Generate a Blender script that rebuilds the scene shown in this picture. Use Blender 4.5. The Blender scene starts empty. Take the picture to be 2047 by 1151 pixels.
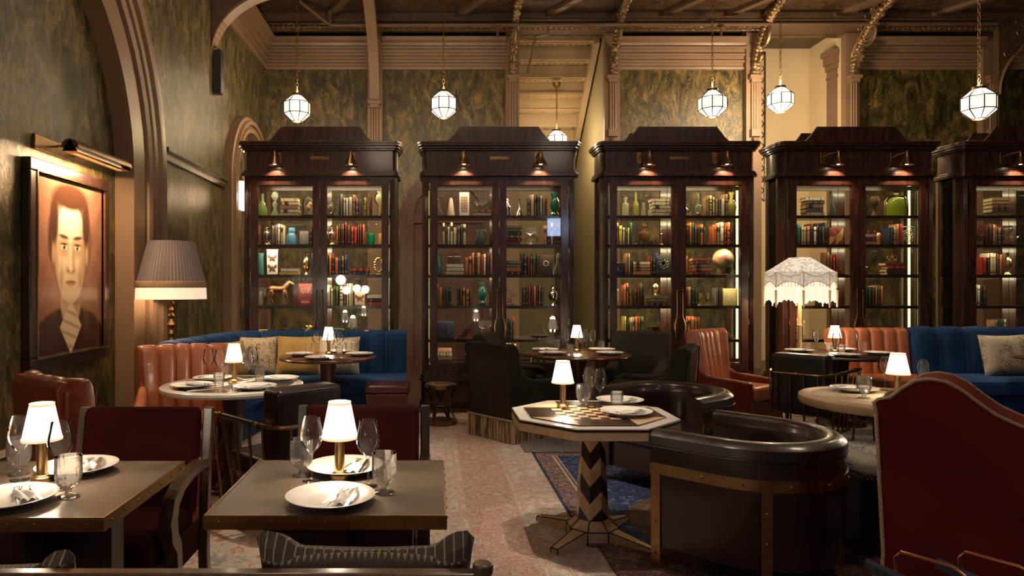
import bpy, bmesh, math, random
from math import sin, cos, pi, sqrt, atan2, radians as R
from mathutils import Vector, Matrix
random.seed(11)
SC = bpy.context.scene
COL = SC.collection
# ---------------------------------------------------------------- camera
FP, CX, CY, EYE = 1365.0, 865.0, 574.0, 1.45      # focal length in px of a 2047 px frame, principal point, eye height
cam_d = bpy.data.cameras.new('camera'); cam = bpy.data.objects.new('camera', cam_d); COL.objects.link(cam)
cam.location = (0, 0, EYE); cam.rotation_euler = (R(90), 0, 0)
cam_d.sensor_width = 36; cam_d.lens = 36*FP/2047; cam_d.clip_start = .05
cam_d.shift_x = (1023.5-CX)/2047; cam_d.shift_y = -(575.5-CY)/2047
SC.camera = cam
# ---------------------------------------------------------------- colour management, world
SC.view_settings.view_transform = 'Standard'; SC.view_settings.look = 'None'
SC.view_settings.gamma = 1; SC.view_settings.exposure = 0.9
SC.view_settings.use_curve_mapping = False
SC.cycles.use_denoising = True
SC.cycles.max_bounces = 7; SC.cycles.transparent_max_bounces = 24
SC.cycles.diffuse_bounces = 3; SC.cycles.glossy_bounces = 3; SC.cycles.transmission_bounces = 6
SC.cycles.caustics_reflective = False; SC.cycles.caustics_refractive = False
SC.cycles.sample_clamp_indirect = 4
W = bpy.data.worlds.new('world'); SC.world = W; W.use_nodes = True
W.node_tree.nodes['Background'].inputs[0].default_value = (1, .62, .38, 1)
W.node_tree.nodes['Background'].inputs[1].default_value = .016
WARM = (1, .66, .36)
def lamp(name, kind, loc, power, color=WARM, rot=None, parent=None, **k):
    d = bpy.data.lights.new(name, kind); d.energy = power; d.color = color
    for a, b in k.items(): setattr(d, a, b)
    o = bpy.data.objects.new(name, d); COL.objects.link(o); o.location = loc
    if rot: o.rotation_euler = rot
    if parent: o.parent = parent
    return o
# unseen point lights added as warm general fill, above the room and camera
for i, (x, y, z, p) in enumerate([(-1.2, .2, 4.6, 27), (2.8, .4, 4.6, 20), (.6, 3.8, 5.6, 80), (4.6, 4.6, 5.6, 60), (-1.7, 6.6, 5.3, 38)]):
    lamp('room_fill_light', 'POINT', (x, y, z), p, (1, .76, .54), shadow_soft_size=.35)
# narrow ceiling spots over the tables and one wide one added to brighten the aisle rug; cool daylight from the windows behind the photographer
for x, y, s, p in ((-1.37, 2.42, 16, 130), (-.33, 2.42, 16, 130), (-1.447, 4.95, 17, 190), (-1.07, 6.97, 17, 150), (1.55, 7.25, 17, 150), (4.31, 7.2, 17, 150), (2.89, 4.35, 17, 90), (.93, 3.96, 16, 170), (6.4, 7.0, 20, 130), (-.05, 4.6, 40, 260)):
    lamp('ceiling_spot', 'SPOT', (x, y, 6.05), p, (1, .84, .66), (0, 0, 0), spot_size=R(s), spot_blend=.6, shadow_soft_size=.05)
lamp('window_daylight', 'AREA', (3.6, -2.3, 3.1), 9, (.52, .68, 1), (R(72), 0, R(10)), shape='RECTANGLE', size=.9, size_y=.5)
# ---------------------------------------------------------------- mesh helpers
class MB:
    def __init__(s): s.v = []; s.f = []; s.m = []; s.s = []
    def add(s, vs, fs, m=0, sm=False):
        o = len(s.v); s.v += [tuple(v) for v in vs]
        for f in fs: s.f.append(tuple(i+o for i in f)); s.m.append(m); s.s.append(sm)
        return s
    def box(s, x0, y0, z0, x1, y1, z1, m=0):
        v = [(x, y, z) for x in (x0, x1) for y in (y0, y1) for z in (z0, z1)]
        return s.add(v, [(0,1,3,2), (4,6,7,5), (0,4,5,1), (2,3,7,6), (0,2,6,4), (1,5,7,3)], m)
    def cb(s, cx, cy, cz, sx, sy, sz, m=0): return s.box(cx-sx/2, cy-sy/2, cz-sz/2, cx+sx/2, cy+sy/2, cz+sz/2, m)
    def lathe(s, prof, n=20, c=(0,0,0), m=0, sm=True, ph=0, rib=None, cap=3):
        vs = []; fs = []; k = len(prof)
        for i in range(n):
            a = 2*pi*i/n+ph
            for (r, z) in prof:
                q = r*(1+(rib(a, z) if rib else 0))
                vs.append((c[0]+q*cos(a), c[1]+q*sin(a), c[2]+z))
        for i in range(n):
            j = (i+1) % n
            for t in range(k-1): fs.append((i*k+t, j*k+t, j*k+t+1, i*k+t+1))
        if cap & 1 and prof[0][0] > 1e-5 and prof[0] != prof[-1]: fs.append(tuple(i*k for i in range(n))[::-1])
        if cap & 2 and prof[-1][0] > 1e-5 and prof[0] != prof[-1]: fs.append(tuple(i*k+k-1 for i in range(n)))
        return s.add(vs, fs, m, sm)
    def cyl(s, x, y, z0, z1, r, n=20, m=0, sm=True, ph=0): return s.lathe([(r, z0), (r, z1)], n, (x, y, 0), m, sm, ph)
    def tube(s, pts, r, n=7, m=0, closed=False):
        P = [Vector(p) for p in pts]; k = len(P); vs = []; fs = []; up = None
        for i, p in enumerate(P):
            a = P[(i-1) % k] if (i or closed) else p; b = P[(i+1) % k] if (i < k-1 or closed) else p
            t = (b-a).normalized()
            if up is None:
                up = Vector((0,0,1)) if abs(t.z) < .9 else Vector((1,0,0))
            u = (up - t*up.dot(t)); u = u.normalized() if u.length > 1e-6 else t.orthogonal().normalized(); up = u; w = t.cross(u)
            q = r[i] if isinstance(r, (list, tuple)) else r
            for j in range(n):
                an = 2*pi*j/n; vs.append(p+(u*cos(an)+w*sin(an))*q)
        for i in range(k if closed else k-1):
            i2 = (i+1) % k
            for j in range(n): fs.append((i*n+j, i*n+(j+1) % n, i2*n+(j+1) % n, i2*n+j))
        if not closed: fs += [tuple(range(n))[::-1], tuple((k-1)*n+j for j in range(n))]
        return s.add(vs, fs, m, True)
    def grid(s, fn, nu, nv, m=0, cu=False, cv=False, sm=True):
        vs = [fn(i/(nu if cu else nu), j/nv) for i in range(nu+(0 if cu else 1)) for j in range(nv+(0 if cv else 1))]
        k = nv+(0 if cv else 1); N = nu+(0 if cu else 1); fs = []
        for i in range(nu):
            for j in range(nv): fs.append((i*k+j, ((i+1) % N)*k+j, ((i+1) % N)*k+(j+1) % k, i*k+(j+1) % k))
        return s.add(vs, fs, m, sm)
    def prism(s, poly, a, b, ax='z', m=0, sm=False):
        f = {'z': lambda p, t: (p[0], p[1], t), 'y': lambda p, t: (p[0], t, p[1]), 'x': lambda p, t: (t, p[0], p[1])}[ax]
        n = len(poly); vs = [f(p, a) for p in poly]+[f(p, b) for p in poly]
        return s.add(vs, [tuple(range(n))[::-1], tuple(range(n, 2*n))]+[(i, (i+1) % n, n+(i+1) % n, n+i) for i in range(n)], m, sm)
    def sweep(s, path, ring, m=0, closed=False, caps=True, sm=True):
        # path: (x, y, nx, ny); ring: (d, z) or a function of k and path position -> ring
        vs = []; fs = []; n = len(path)
        for i, (x, y, nx, ny) in enumerate(path):
            rg = ring(i) if callable(ring) else ring; k = len(rg)
            for d, z in rg: vs.append((x+nx*d, y+ny*d, z))
        for i in range(n if closed else n-1):
            for j in range(k): fs.append((i*k+j, ((i+1) % n)*k+j, ((i+1) % n)*k+(j+1) % k, i*k+(j+1) % k))
        if caps and not closed: fs += [tuple(range(k)), tuple((n-1)*k+j for j in range(k))[::-1]]
        return s.add(vs, fs, m, sm)
    def ball(s, c, r, m=0, n=12, sz=1):
        return s.lathe([(max(r*sin(pi*t/8), 1e-4), -r*sz*cos(pi*t/8)) for t in range(9)], n, c, m)
    def rot(s, ang, ax='Z', c=(0,0,0), frm=0):
        M = Matrix.Translation(c) @ Matrix.Rotation(ang, 4, ax) @ Matrix.Translation([-a for a in c])
        s.v[frm:] = [tuple(M @ Vector(v)) for v in s.v[frm:]]; return s
    def mv(s, d, frm=0): s.v[frm:] = [(a+d[0], b+d[1], c+d[2]) for a, b, c in s.v[frm:]]; return s
def obj(name, mb, mats, parent=None, bevel=0, seg=2, sub=0, loc=None, rot=None, sharp=38, **pr):
    me = bpy.data.meshes.new(name); me.from_pydata(mb.v, [], mb.f)
    mats = mats if isinstance(mats, (list, tuple)) else [mats]
    for x in mats: me.materials.append(x)
    me.polygons.foreach_set('material_index', mb.m)
    bm = bmesh.new(); bm.from_mesh(me); bmesh.ops.recalc_face_normals(bm, faces=bm.faces); bm.to_mesh(me); bm.free()
    me.polygons.foreach_set('use_smooth', [True]*len(mb.f) if bevel or sub else mb.s)
    o = bpy.data.objects.new(name, me); COL.objects.link(o)
    if bevel:
        b = o.modifiers.new('b', 'BEVEL'); b.width = bevel; b.segments = seg; b.limit_method = 'ANGLE'; b.angle_limit = R(35); b.harden_normals = not sub
    if sub:
        b = o.modifiers.new('s', 'SUBSURF'); b.levels = b.render_levels = sub
    if not bevel and not sub: me.set_sharp_from_angle(angle=R(sharp))
    if parent: o.parent = parent
    if loc: o.location = loc
    if rot is not None: o.rotation_euler = rot if isinstance(rot, tuple) else (0, 0, rot)
    for k, v in pr.items(): o[k] = v
    return o
def thing(name, label, cat, loc=(0,0,0), rot=0, group=None):
    o = bpy.data.objects.new(name, None); COL.objects.link(o); o.location = loc
    o.rotation_euler = rot if isinstance(rot, tuple) else (0, 0, rot); o.empty_display_size = .05
    o['label'] = label; o['category'] = cat
    if group: o['group'] = group
    return o
def tag(o, label, cat, group=None):
    o['label'] = label; o['category'] = cat
    if group: o['group'] = group
    return o
def copy_thing(src, label, loc, rot=0, group=None):
    c = src.copy(); COL.objects.link(c); c.location = loc; c.rotation_euler = (0, 0, rot); c['label'] = label
    if group: c['group'] = group
    for ch in list(src.children):
        d = ch.copy(); COL.objects.link(d); d.parent = c
        for g in list(ch.children):
            e = g.copy(); COL.objects.link(e); e.parent = d
    return c
def struct(name, mb, mats, **k): return obj(name, mb, mats, kind='structure', **k)
def face(fx, fy): return atan2(-fx, fy)            # rotation that turns local +Y towards (fx, fy)
# ---------------------------------------------------------------- materials
def mat(name, col, rough=.5, metal=0, col2=None, scale=8, stretch=(1,1,1), bump=0, bscale=None, emit=0, ecol=None, sheen=0, coat=0, contrast=(.35,.65), detail=6, obj_coords=True, rough2=None, spec=None):
    m = bpy.data.materials.new(name); m.use_nodes = True; nt = m.node_tree; N = nt.nodes; L = nt.links
    b = N['Principled BSDF']; b.inputs['Roughness'].default_value = rough; b.inputs['Metallic'].default_value = metal
    b.inputs['Base Color'].default_value = (*col, 1)
    if spec is not None: b.inputs['Specular IOR Level'].default_value = spec
    if sheen: b.inputs['Sheen Weight'].default_value = sheen; b.inputs['Sheen Tint'].default_value = (*[min(1, c*3+.1) for c in col], 1); b.inputs['Sheen Roughness'].default_value = .4
    if coat: b.inputs['Coat Weight'].default_value = coat; b.inputs['Coat Roughness'].default_value = .12
    if emit: b.inputs['Emission Color'].default_value = (*(ecol or col), 1); b.inputs['Emission Strength'].default_value = emit
    if col2 or bump:
        tc = N.new('ShaderNodeTexCoord'); mp = N.new('ShaderNodeMapping'); mp.inputs['Scale'].default_value = stretch
        L.new(tc.outputs['Object'], mp.inputs[0])
        nz = N.new('ShaderNodeTexNoise'); nz.inputs['Scale'].default_value = scale; nz.inputs['Detail'].default_value = detail
        L.new(mp.outputs[0], nz.inputs[0])
        if col2:
            cr = N.new('ShaderNodeValToRGB'); cr.color_ramp.elements[0].position = contrast[0]; cr.color_ramp.elements[1].position = contrast[1]
            cr.color_ramp.elements[0].color = (*col, 1); cr.color_ramp.elements[1].color = (*col2, 1)
            L.new(nz.outputs[0], cr.inputs[0]); L.new(cr.outputs[0], b.inputs['Base Color'])
        if rough2 is not None:
            mr = N.new('ShaderNodeMapRange'); mr.inputs[1].default_value = .35; mr.inputs[2].default_value = .65
            mr.inputs[3].default_value = rough; mr.inputs[4].default_value = rough2
            L.new(nz.outputs[0], mr.inputs[0]); L.new(mr.outputs[0], b.inputs['Roughness'])
        if bump:
            n2 = N.new('ShaderNodeTexNoise'); n2.inputs['Scale'].default_value = bscale or scale; n2.inputs['Detail'].default_value = 5
            L.new(mp.outputs[0], n2.inputs[0]); bp = N.new('ShaderNodeBump'); bp.inputs['Strength'].default_value = bump; bp.inputs['Distance'].default_value = .02
            L.new(n2.outputs[0], bp.inputs['Height']); L.new(bp.outputs[0], b.inputs['Normal'])
    return m
def glassmat(name, tint=(1,1,1), gloss=.12, body=0, bodycol=None, real=0):
    m = bpy.data.materials.new(name); m.use_nodes = True; nt = m.node_tree; N = nt.nodes; L = nt.links; N.clear()
    out = N.new('ShaderNodeOutputMaterial'); tr = N.new('ShaderNodeBsdfTransparent'); tr.inputs[0].default_value = (*tint, 1)
    gl = N.new('ShaderNodeBsdfGlossy'); gl.inputs['Roughness'].default_value = .02; gl.inputs[0].default_value = (1,1,1,1)
    lw = N.new('ShaderNodeLayerWeight'); lw.inputs[0].default_value = gloss
    mx = N.new('ShaderNodeMixShader'); L.new(lw.outputs['Fresnel'], mx.inputs[0]); a = tr
    if body:
        df = N.new('ShaderNodeBsdfDiffuse'); df.inputs[0].default_value = (*(bodycol or tint), 1)
        tl = N.new('ShaderNodeBsdfTranslucent'); tl.inputs[0].default_value = (*(bodycol or tint), 1)
        m1 = N.new('ShaderNodeMixShader'); m1.inputs[0].default_value = .5; L.new(df.outputs[0], m1.inputs[1]); L.new(tl.outputs[0], m1.inputs[2])
        m2 = N.new('ShaderNodeMixShader'); m2.inputs[0].default_value = body; L.new(tr.outputs[0], m2.inputs[1]); L.new(m1.outputs[0], m2.inputs[2]); a = m2
    L.new(a.outputs[0], mx.inputs[1]); L.new(gl.outputs[0], mx.inputs[2])
    if real:
        rg_ = N.new('ShaderNodeBsdfGlass'); rg_.inputs['Roughness'].default_value = 0; rg_.inputs['IOR'].default_value = 1.4
        m3 = N.new('ShaderNodeMixShader'); m3.inputs[0].default_value = real; L.new(mx.outputs[0], m3.inputs[1]); L.new(rg_.outputs[0], m3.inputs[2]); mx = m3
    L.new(mx.outputs[0], out.inputs[0])
    return m
M = {}
M['wood'] = mat('mahogany', (.022,.0075,.005), .3, 0, (.066,.023,.0135), 9, (3,3,.35), bump=.06, bscale=30, coat=.45)
M['wooddark'] = mat('dark_walnut', (.014,.0055,.004), .32, 0, (.036,.013,.008), 9, (3,3,.5), coat=.2)
M['tabletop_wood'] = mat('polished_table_wood', (.06,.022,.012), .22, 0, (.14,.05,.024), 5, (1,6,1), coat=.4)
M['metaltop'] = mat('bronzed_metal_top', (.125,.092,.072), .34, .45, (.21,.158,.12), 7, (1,1,1), bump=.05, bscale=20, rough2=.48)
M['brass'] = mat('brass', (.62,.42,.19), .24, 1, (.48,.31,.13), 14)
M['brass_old'] = mat('aged_brass', (.34,.215,.10), .34, 1, (.2,.12,.055), 18)
M['brass_dark'] = mat('dark_brass_strip', (.46,.30,.13), .33, 1, (.34,.21,.09), 10, (1,1,4))
M['copper'] = mat('copper', (.6,.26,.12), .28, 1)
M['silver'] = mat('silver', (.62,.58,.52), .18, 1)
M['steel'] = mat('cutlery_steel', (.6,.57,.54), .2, 1)
M['porcelain'] = mat('porcelain', (.8,.76,.7), .16)
M['linen'] = mat('linen_napkin', (.75,.71,.66), .8, bump=.2, bscale=60)
M['shade'] = mat('lit_lamp_shade', (.85,.75,.6), .8, emit=1.15, ecol=(1,.84,.62))
M['shadeband'] = mat('shade_trim_band', (.8,.6,.38), .8, emit=.55, ecol=(1,.6,.3))
M['bulb'] = mat('lit_bulb', (1,.9,.7), .5, emit=14, ecol=(1,.8,.5))
M['led'] = mat('led_strip', (1,.95,.6), .5, emit=1.5, ecol=(.98,1,.32))
M['pend'] = mat('lit_opal_panel', (.9,.85,.75), .4, emit=.56, ecol=(1,.92,.76))
M['lead'] = mat('lead_came', (.03,.022,.016), .4, .8)
M['glass'] = glassmat('window_glass', (.985,.985,.975), .30); M['rearglass'] = glassmat('rear_window_glass', (.98,.98,.97), .05)
M['crystal'] = glassmat('clear_crystal', (.98,.98,.98), .20, .02, (.95,.93,.9))
M['cut'] = glassmat('cut_glass', (.96,.96,.96), .19, .10, (.95,.93,.9), real=.45)
M['red_velvet'] = mat('oxblood_velvet', (.030,.0025,.0025), .85, 0, (.045,.004,.0035), 3, sheen=.08, spec=.12)
M['red_velvet2'] = mat('rust_red_velvet', (.12,.009,.005), .8, 0, (.16,.014,.007), 3, sheen=.12, spec=.15)
M['orange'] = mat('chestnut_leather', (.39,.125,.052), .34, 0, (.53,.19,.088), 4, bump=.16, bscale=9, coat=.15)
M['rust'] = mat('oxblood_leather', (.14,.022,.009), .36, 0, (.22,.04,.016), 4, bump=.16, bscale=9, coat=.15)
M['blackleather'] = mat('black_leather', (.010,.0065,.006), .36, 0, (.018,.012,.011), 5, bump=.1, bscale=30, coat=.15)
M['brownleather'] = mat('dark_brown_leather', (.017,.0075,.005), .3, 0, (.036,.015,.010), 3.5, bump=.14, bscale=14, coat=.5, rough2=.42)
M['olive'] = mat('charcoal_olive_velvet', (.016,.0135,.009), .7, 0, (.027,.023,.016), 3, sheen=.15, spec=.2)
M['blue'] = mat('blue_velvet', (.009,.042,.135), .7, 0, (.014,.062,.18), 3, sheen=.45, spec=.2)
M['mustard'] = mat('mustard_velvet', (.42,.26,.075), .7, 0, (.52,.34,.12), 5, sheen=.2)
M['taupe'] = mat('taupe_paint', (.165,.102,.062), .42, 0, (.20,.125,.078), 1.5)
M['taupe_dark'] = mat('brown_painted_iron', (.075,.042,.025), .42, 0, (.10,.058,.036), 2)
M['gilt'] = mat('bronzed_filigree', (.16,.10,.055), .28, .75, (.30,.2,.11), 30, bump=.5, bscale=60)
M['cream_wall'] = mat('cream_paint', (.62,.50,.31), .6, 0, (.68,.56,.36), 1)
M['black'] = mat('black_paint', (.012,.010,.009), .4)
M['cord'] = mat('cream_cord', (.42,.29,.17), .7, 0, (.27,.17,.09), 90, (1,1,1))
M['marble'] = mat('cream_marble', (.74,.67,.56), .2, 0, (.84,.78,.67), 3, coat=.3)
M['holly'] = mat('pale_maple_inlay', (.52,.34,.185), .32, 0, (.63,.44,.26), 4, (1,9,9))
M['ebony'] = mat('ebony_inlay', (.022,.011,.008), .25, 0, (.04,.018,.012), 6)
M['carpet_wood'] = mat('dark_floorboards', (.035,.016,.009), .35, 0, (.07,.032,.018), 6, (1,12,1))
def fringe_mat(name, c1, c2, sc):
    m = mat(name, c1, .75); nt = m.node_tree; N = nt.nodes; L = nt.links
    tc = N.new('ShaderNodeTexCoord'); g = N.new('ShaderNodeTexNoise'); g.inputs['Scale'].default_value = sc; mp = N.new('ShaderNodeMapping'); mp.inputs['Scale'].default_value = (1,1,.03)
    L.new(tc.outputs['Object'], mp.inputs[0]); L.new(mp.outputs[0], g.inputs[0]); cr = N.new('ShaderNodeValToRGB')
    cr.color_ramp.elements[0].color = (*c1,1); cr.color_ramp.elements[1].color = (*c2,1); cr.color_ramp.elements[0].position = .42; cr.color_ramp.elements[1].position = .56
    L.new(g.outputs[0], cr.inputs[0]); L.new(cr.outputs[0], N['Principled BSDF'].inputs['Base Color']); return m
M['bullion'] = fringe_mat('striped_bullion_fringe', (.06,.035,.018), (.40,.27,.14), 60)
def plaster(name, dark, mid, hi, s=1.0):
    m = bpy.data.materials.new(name); m.use_nodes = True; nt = m.node_tree; N = nt.nodes; L = nt.links; b = N['Principled BSDF']
    tc = N.new('ShaderNodeTexCoord'); mp = N.new('ShaderNodeMapping'); mp.inputs['Scale'].default_value = (1.6*s,1.6*s,.75*s); L.new(tc.outputs['Object'], mp.inputs[0])
    a = N.new('ShaderNodeTexNoise'); a.inputs['Scale'].default_value = 2.4; a.inputs['Detail'].default_value = 12; a.inputs['Roughness'].default_value = .68; a.inputs['Distortion'].default_value = 1.6
    c = N.new('ShaderNodeTexNoise'); c.inputs['Scale'].default_value = 14; c.inputs['Detail'].default_value = 9; c.inputs['Distortion'].default_value = 2.2; c.inputs['Roughness'].default_value = .7
    for q in (a, c): L.new(mp.outputs[0], q.inputs[0])
    mix = N.new('ShaderNodeMath'); mix.operation = 'MULTIPLY_ADD'; mix.inputs[1].default_value = .45; L.new(c.outputs[0], mix.inputs[0]); 
    m2 = N.new('ShaderNodeMath'); m2.operation = 'MULTIPLY'; m2.inputs[1].default_value = .55; L.new(a.outputs[0], m2.inputs[0]); L.new(m2.outputs[0], mix.inputs[2])
    cr = N.new('ShaderNodeValToRGB'); e = cr.color_ramp.elements; e[0].position = .42; e[0].color = (*dark,1); e[1].position = .64; e[1].color = (*hi,1)
    k = e.new(.50); k.color = (*mid,1); L.new(mix.outputs[0], cr.inputs[0]); L.new(cr.outputs[0], b.inputs['Base Color'])
    b.inputs['Roughness'].default_value = .29; bp = N.new('ShaderNodeBump'); bp.inputs['Strength'].default_value = .5; bp.inputs['Distance'].default_value = .03
    L.new(mix.outputs[0], bp.inputs['Height']); L.new(bp.outputs[0], b.inputs['Normal']); return m
M['plaster'] = plaster('green_gold_plaster', (.013,.0115,.004), (.056,.044,.013), (.26,.165,.052))
M['plaster_grey'] = plaster('grey_green_plaster', (.024,.021,.011), (.072,.058,.027), (.22,.16,.075))
M['tin'] = plaster('pressed_tin_ceiling', (.018,.010,.006), (.05,.028,.015), (.16,.095,.045), 3)
def speckle(name, base, spot, sc, lo=.25, hi=.4):
    m = mat(name, base, .7); nt = m.node_tree; N = nt.nodes; L = nt.links
    tc = N.new('ShaderNodeTexCoord'); v = N.new('ShaderNodeTexVoronoi'); v.inputs['Scale'].default_value = sc; L.new(tc.outputs['Object'], v.inputs[0])
    n = N.new('ShaderNodeTexNoise'); n.inputs['Scale'].default_value = sc*.12; L.new(tc.outputs['Object'], n.inputs[0])
    ad = N.new('ShaderNodeMath'); ad.operation = 'ADD'; L.new(v.outputs[0], ad.inputs[0]); L.new(n.outputs[0], ad.inputs[1])
    cr = N.new('ShaderNodeValToRGB'); e = cr.color_ramp.elements; e[0].position = .5+lo; e[1].position = .5+hi; e[0].color = (*spot,1); e[1].color = (*base,1)
    L.new(ad.outputs[0], cr.inputs[0]); L.new(cr.outputs[0], N['Principled BSDF'].inputs['Base Color']); return m
M['leopard'] = speckle('leopard_spot_fabric', (.62,.54,.40), (.20,.11,.03), 75, .30, .46)
M['speckled'] = speckle('speckled_black_cream_fabric', (.45,.42,.38), (.03,.03,.03), 60, .25, .4)
def rug(name, cols, sc, sx=1, band=None):
    m = mat(name, cols[0], .92); nt = m.node_tree; N = nt.nodes; L = nt.links
    tc = N.new('ShaderNodeTexCoord'); mp = N.new('ShaderNodeMapping'); mp.inputs['Scale'].default_value = (1,sx,1); L.new(tc.outputs['Object'], mp.inputs[0])
    # mirrored coordinates give the symmetry of a woven border
    v = N.new('ShaderNodeTexVoronoi'); v.inputs['Scale'].default_value = sc; v.feature = 'SMOOTH_F1'
    w = N.new('ShaderNodeTexNoise'); w.inputs['Scale'].default_value = sc*.8; w.inputs['Detail'].default_value = 8; w.inputs['Distortion'].default_value = 2.5; w.inputs['Roughness'].default_value = .7
    L.new(mp.outputs[0], v.inputs[0]); L.new(mp.outputs[0], w.inputs[0])
    ad = N.new('ShaderNodeMath'); ad.operation = 'MULTIPLY_ADD'; ad.inputs[1].default_value = .35; L.new(v.outputs[0], ad.inputs[0]); L.new(w.outputs[0], ad.inputs[2])
    cr = N.new('ShaderNodeValToRGB'); cr.color_ramp.interpolation = 'CONSTANT' if band else 'LINEAR'; e = cr.color_ramp.elements
    e[0].position = .42; e[0].color = (*cols[0],1); e[1].position = .78; e[1].color = (*cols[-1],1)
    for i, c in enumerate(cols[1:-1]): k = e.new(.42+.36*(i+1)/(len(cols)-1)); k.color = (*c,1)
    L.new(ad.outputs[0], cr.inputs[0])
    f = N.new('ShaderNodeTexNoise'); f.inputs['Scale'].default_value = 130; L.new(tc.outputs['Object'], f.inputs[0])
    mx = N.new('ShaderNodeMixRGB'); mx.blend_type = 'MULTIPLY'; mx.inputs[0].default_value = .3; L.new(cr.outputs[0], mx.inputs[1]); L.new(f.outputs[0], mx.inputs[2])
    L.new(mx.outputs[0], N['Principled BSDF'].inputs['Base Color'])
    bp = N.new('ShaderNodeBump'); bp.inputs['Strength'].default_value = .4; bp.inputs['Distance'].default_value = .004; L.new(f.outputs[0], bp.inputs['Height']); L.new(bp.outputs[0], N['Principled BSDF'].inputs['Normal'])
    return m
M['rug_field'] = rug('faded_coral_rug_field', [(.46,.12,.06),(.54,.20,.11),(.62,.50,.39),(.70,.58,.45),(.36,.32,.28)], 11)
M['rug_pale'] = rug('faded_cream_rug_border', [(.38,.34,.31),(.62,.56,.49),(.66,.60,.53),(.50,.29,.21),(.48,.45,.42)], 18)
M['rug_coral'] = rug('faded_coral_rug_band', [(.60,.52,.45),(.42,.15,.09),(.62,.53,.45),(.42,.15,.09),(.58,.52,.46)], 15)
M['rug_navy'] = rug('navy_rug_field', [(.55,.48,.40),(.008,.022,.075),(.012,.038,.13),(.02,.06,.19),(.5,.38,.28)], 17, 2.2, True)
M['rug_navyborder'] = rug('navy_peach_rug_border', [(.5,.36,.24),(.01,.03,.09),(.48,.26,.16),(.02,.05,.14)], 30, 1, True)
M['rug_gold'] = rug('dark_gold_medallion', [(.02,.02,.02),(.20,.13,.06),(.05,.03,.02),(.28,.2,.1)], 13, 2, True)
M['rug_red'] = rug('dark_red_rug', [(.06,.01,.008),(.16,.03,.018),(.03,.03,.05),(.28,.15,.09),(.08,.02,.015)], 20, 1.3, True)
M['rug_grey'] = rug('grey_mottled_rug', [(.05,.05,.06),(.30,.26,.22),(.12,.11,.11),(.4,.34,.28)], 24, 2, True)
# ================================================================= ROOM
WX = -3.15      # left wall, niche face
struct('floor', MB().box(-3.4, -2.5, -.06, 13.5, 15.2, 0), M['carpet_wood'])
struct('ceiling', MB().box(-3.4, -2.5, 6.2, 13.5, 15.2, 6.3), M['tin'])
struct('wall_left', MB().box(-3.4, -2.5, 0, WX, 12.4, 6.2), M['plaster'])
YB = 12.3
PIL = [(-1.03, .26), (1.42, .24), (3.2, .27), (5.72, .27), (7.48, .25), (9.95, .3)]
# back wall in pieces between the openings (stair bay 1.55..3.06, pale bay 5.86..7.36)
wb = MB(); wb.box(-3.4, YB, 0, 1.42, YB+.12, 6.2); wb.box(3.2, YB, 0, 5.72, YB+.12, 6.2); wb.box(7.48, YB, 0, 13.5, YB+.12, 6.2)
wb.box(1.42, YB, 5.98, 3.2, YB+.12, 6.2); wb.box(5.72, YB, 5.98, 7.48, YB+.12, 6.2)
struct('wall_back', wb, M['plaster'])
al = MB(); al.box(1.3, 14.9, 0, 3.2, 15.1, 6.2); al.box(3.1, YB+.12, 0, 3.2, 14.9, 6.2); al.box(1.3, YB+.12, 0, 1.4, 14.9, 6.2)
al.box(5.6, 14.9, 0, 7.9, 15.1, 6.2); al.box(5.62, YB+.12, 0, 5.72, 14.9, 6.2); al.box(7.5, YB+.12, 0, 7.6, 14.9, 6.2)
al.box(6.0, 13.6, 0, 7.6, 13.7, 6.2)
al.m[6:18] = [1]*12; al.m[0:6] = [1]*6
struct('wall_alcove', al, [M['cream_wall'], mat('olive_cream_paint', (.27,.225,.125), .6)])
# ---- left pier wall with big arch cut out
AC, AZ, AR, AO = 4.80, 2.55, 1.97, 2.84       # arch centre Y, spring Z, inner and outer radius
pw = MB(); n = 28
def arch_pts(r, n=n): return [(AC+r*cos(t*pi/n), AZ+r*sin(t*pi/n)) for t in range(n+1)]
ap = arch_pts(AO-.1)
for i in range(n):
    (y0, z0), (y1, z1) = ap[i], ap[i+1]
    pw.prism([(y0, z0), (y1, z1), (y1, 6.2), (y0, 6.2)], WX, -3.03, 'x')
pw.box(WX, AC+AO-.1, 0, -3.03, YB, 6.2); pw.box(WX, -2.5, 0, -3.03, AC-AO+.1, 6.2)
struct('wall_pier', pw, M['plaster_grey'])
def arch_band(name, yc, zs, ri, ro, x0, prof, mt, zb=0, n=28):
    # prof: list of (fraction across band 0..1, projection) swept up one leg, over, down the other
    mb = MB(); path = [(yc+1, zb)]; st = []
    for t in range(n+1):
        a = t*pi/n; st.append((cos(a), sin(a), zs, yc))
    vs = []; fs = []; k = len(prof)+2
    rows = [(1, 0, None)]+[(c, s, 1) for c, s, _, _ in st]+[(-1, 0, None)]
    for c, s, q in rows:
        ring = [(0, 0)]+[(a, b) for a, b in prof]+[(1, 0)]
        for a, pr in ring:
            r = ri+(ro-ri)*a
            y = yc+r*c; z = (zs+r*s) if q else zb
            vs.append((x0+pr, y, z))
    for i in range(len(rows)-1):
        for j in range(k-1): fs.append((i*k+j, (i+1)*k+j, (i+1)*k+j+1, i*k+j+1))
    mb.add(vs, fs, 0, False)
    return struct(name, mb, mt)
prof = [(0, .19), (.30, .19), (.31, .155), (.36, .155), (.37, .21), (.44, .225), (.50, .19), (.53, .15), (.60, .145), (.62, .19), (.68, .20), (.70, .16), (.80, .155), (.82, .20), (.90, .215), (.96, .2), (.97, .14), (1, .13)]
arch_band('trim_1', AC, AZ, AR, AO, WX, prof, M['taupe'])
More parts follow.
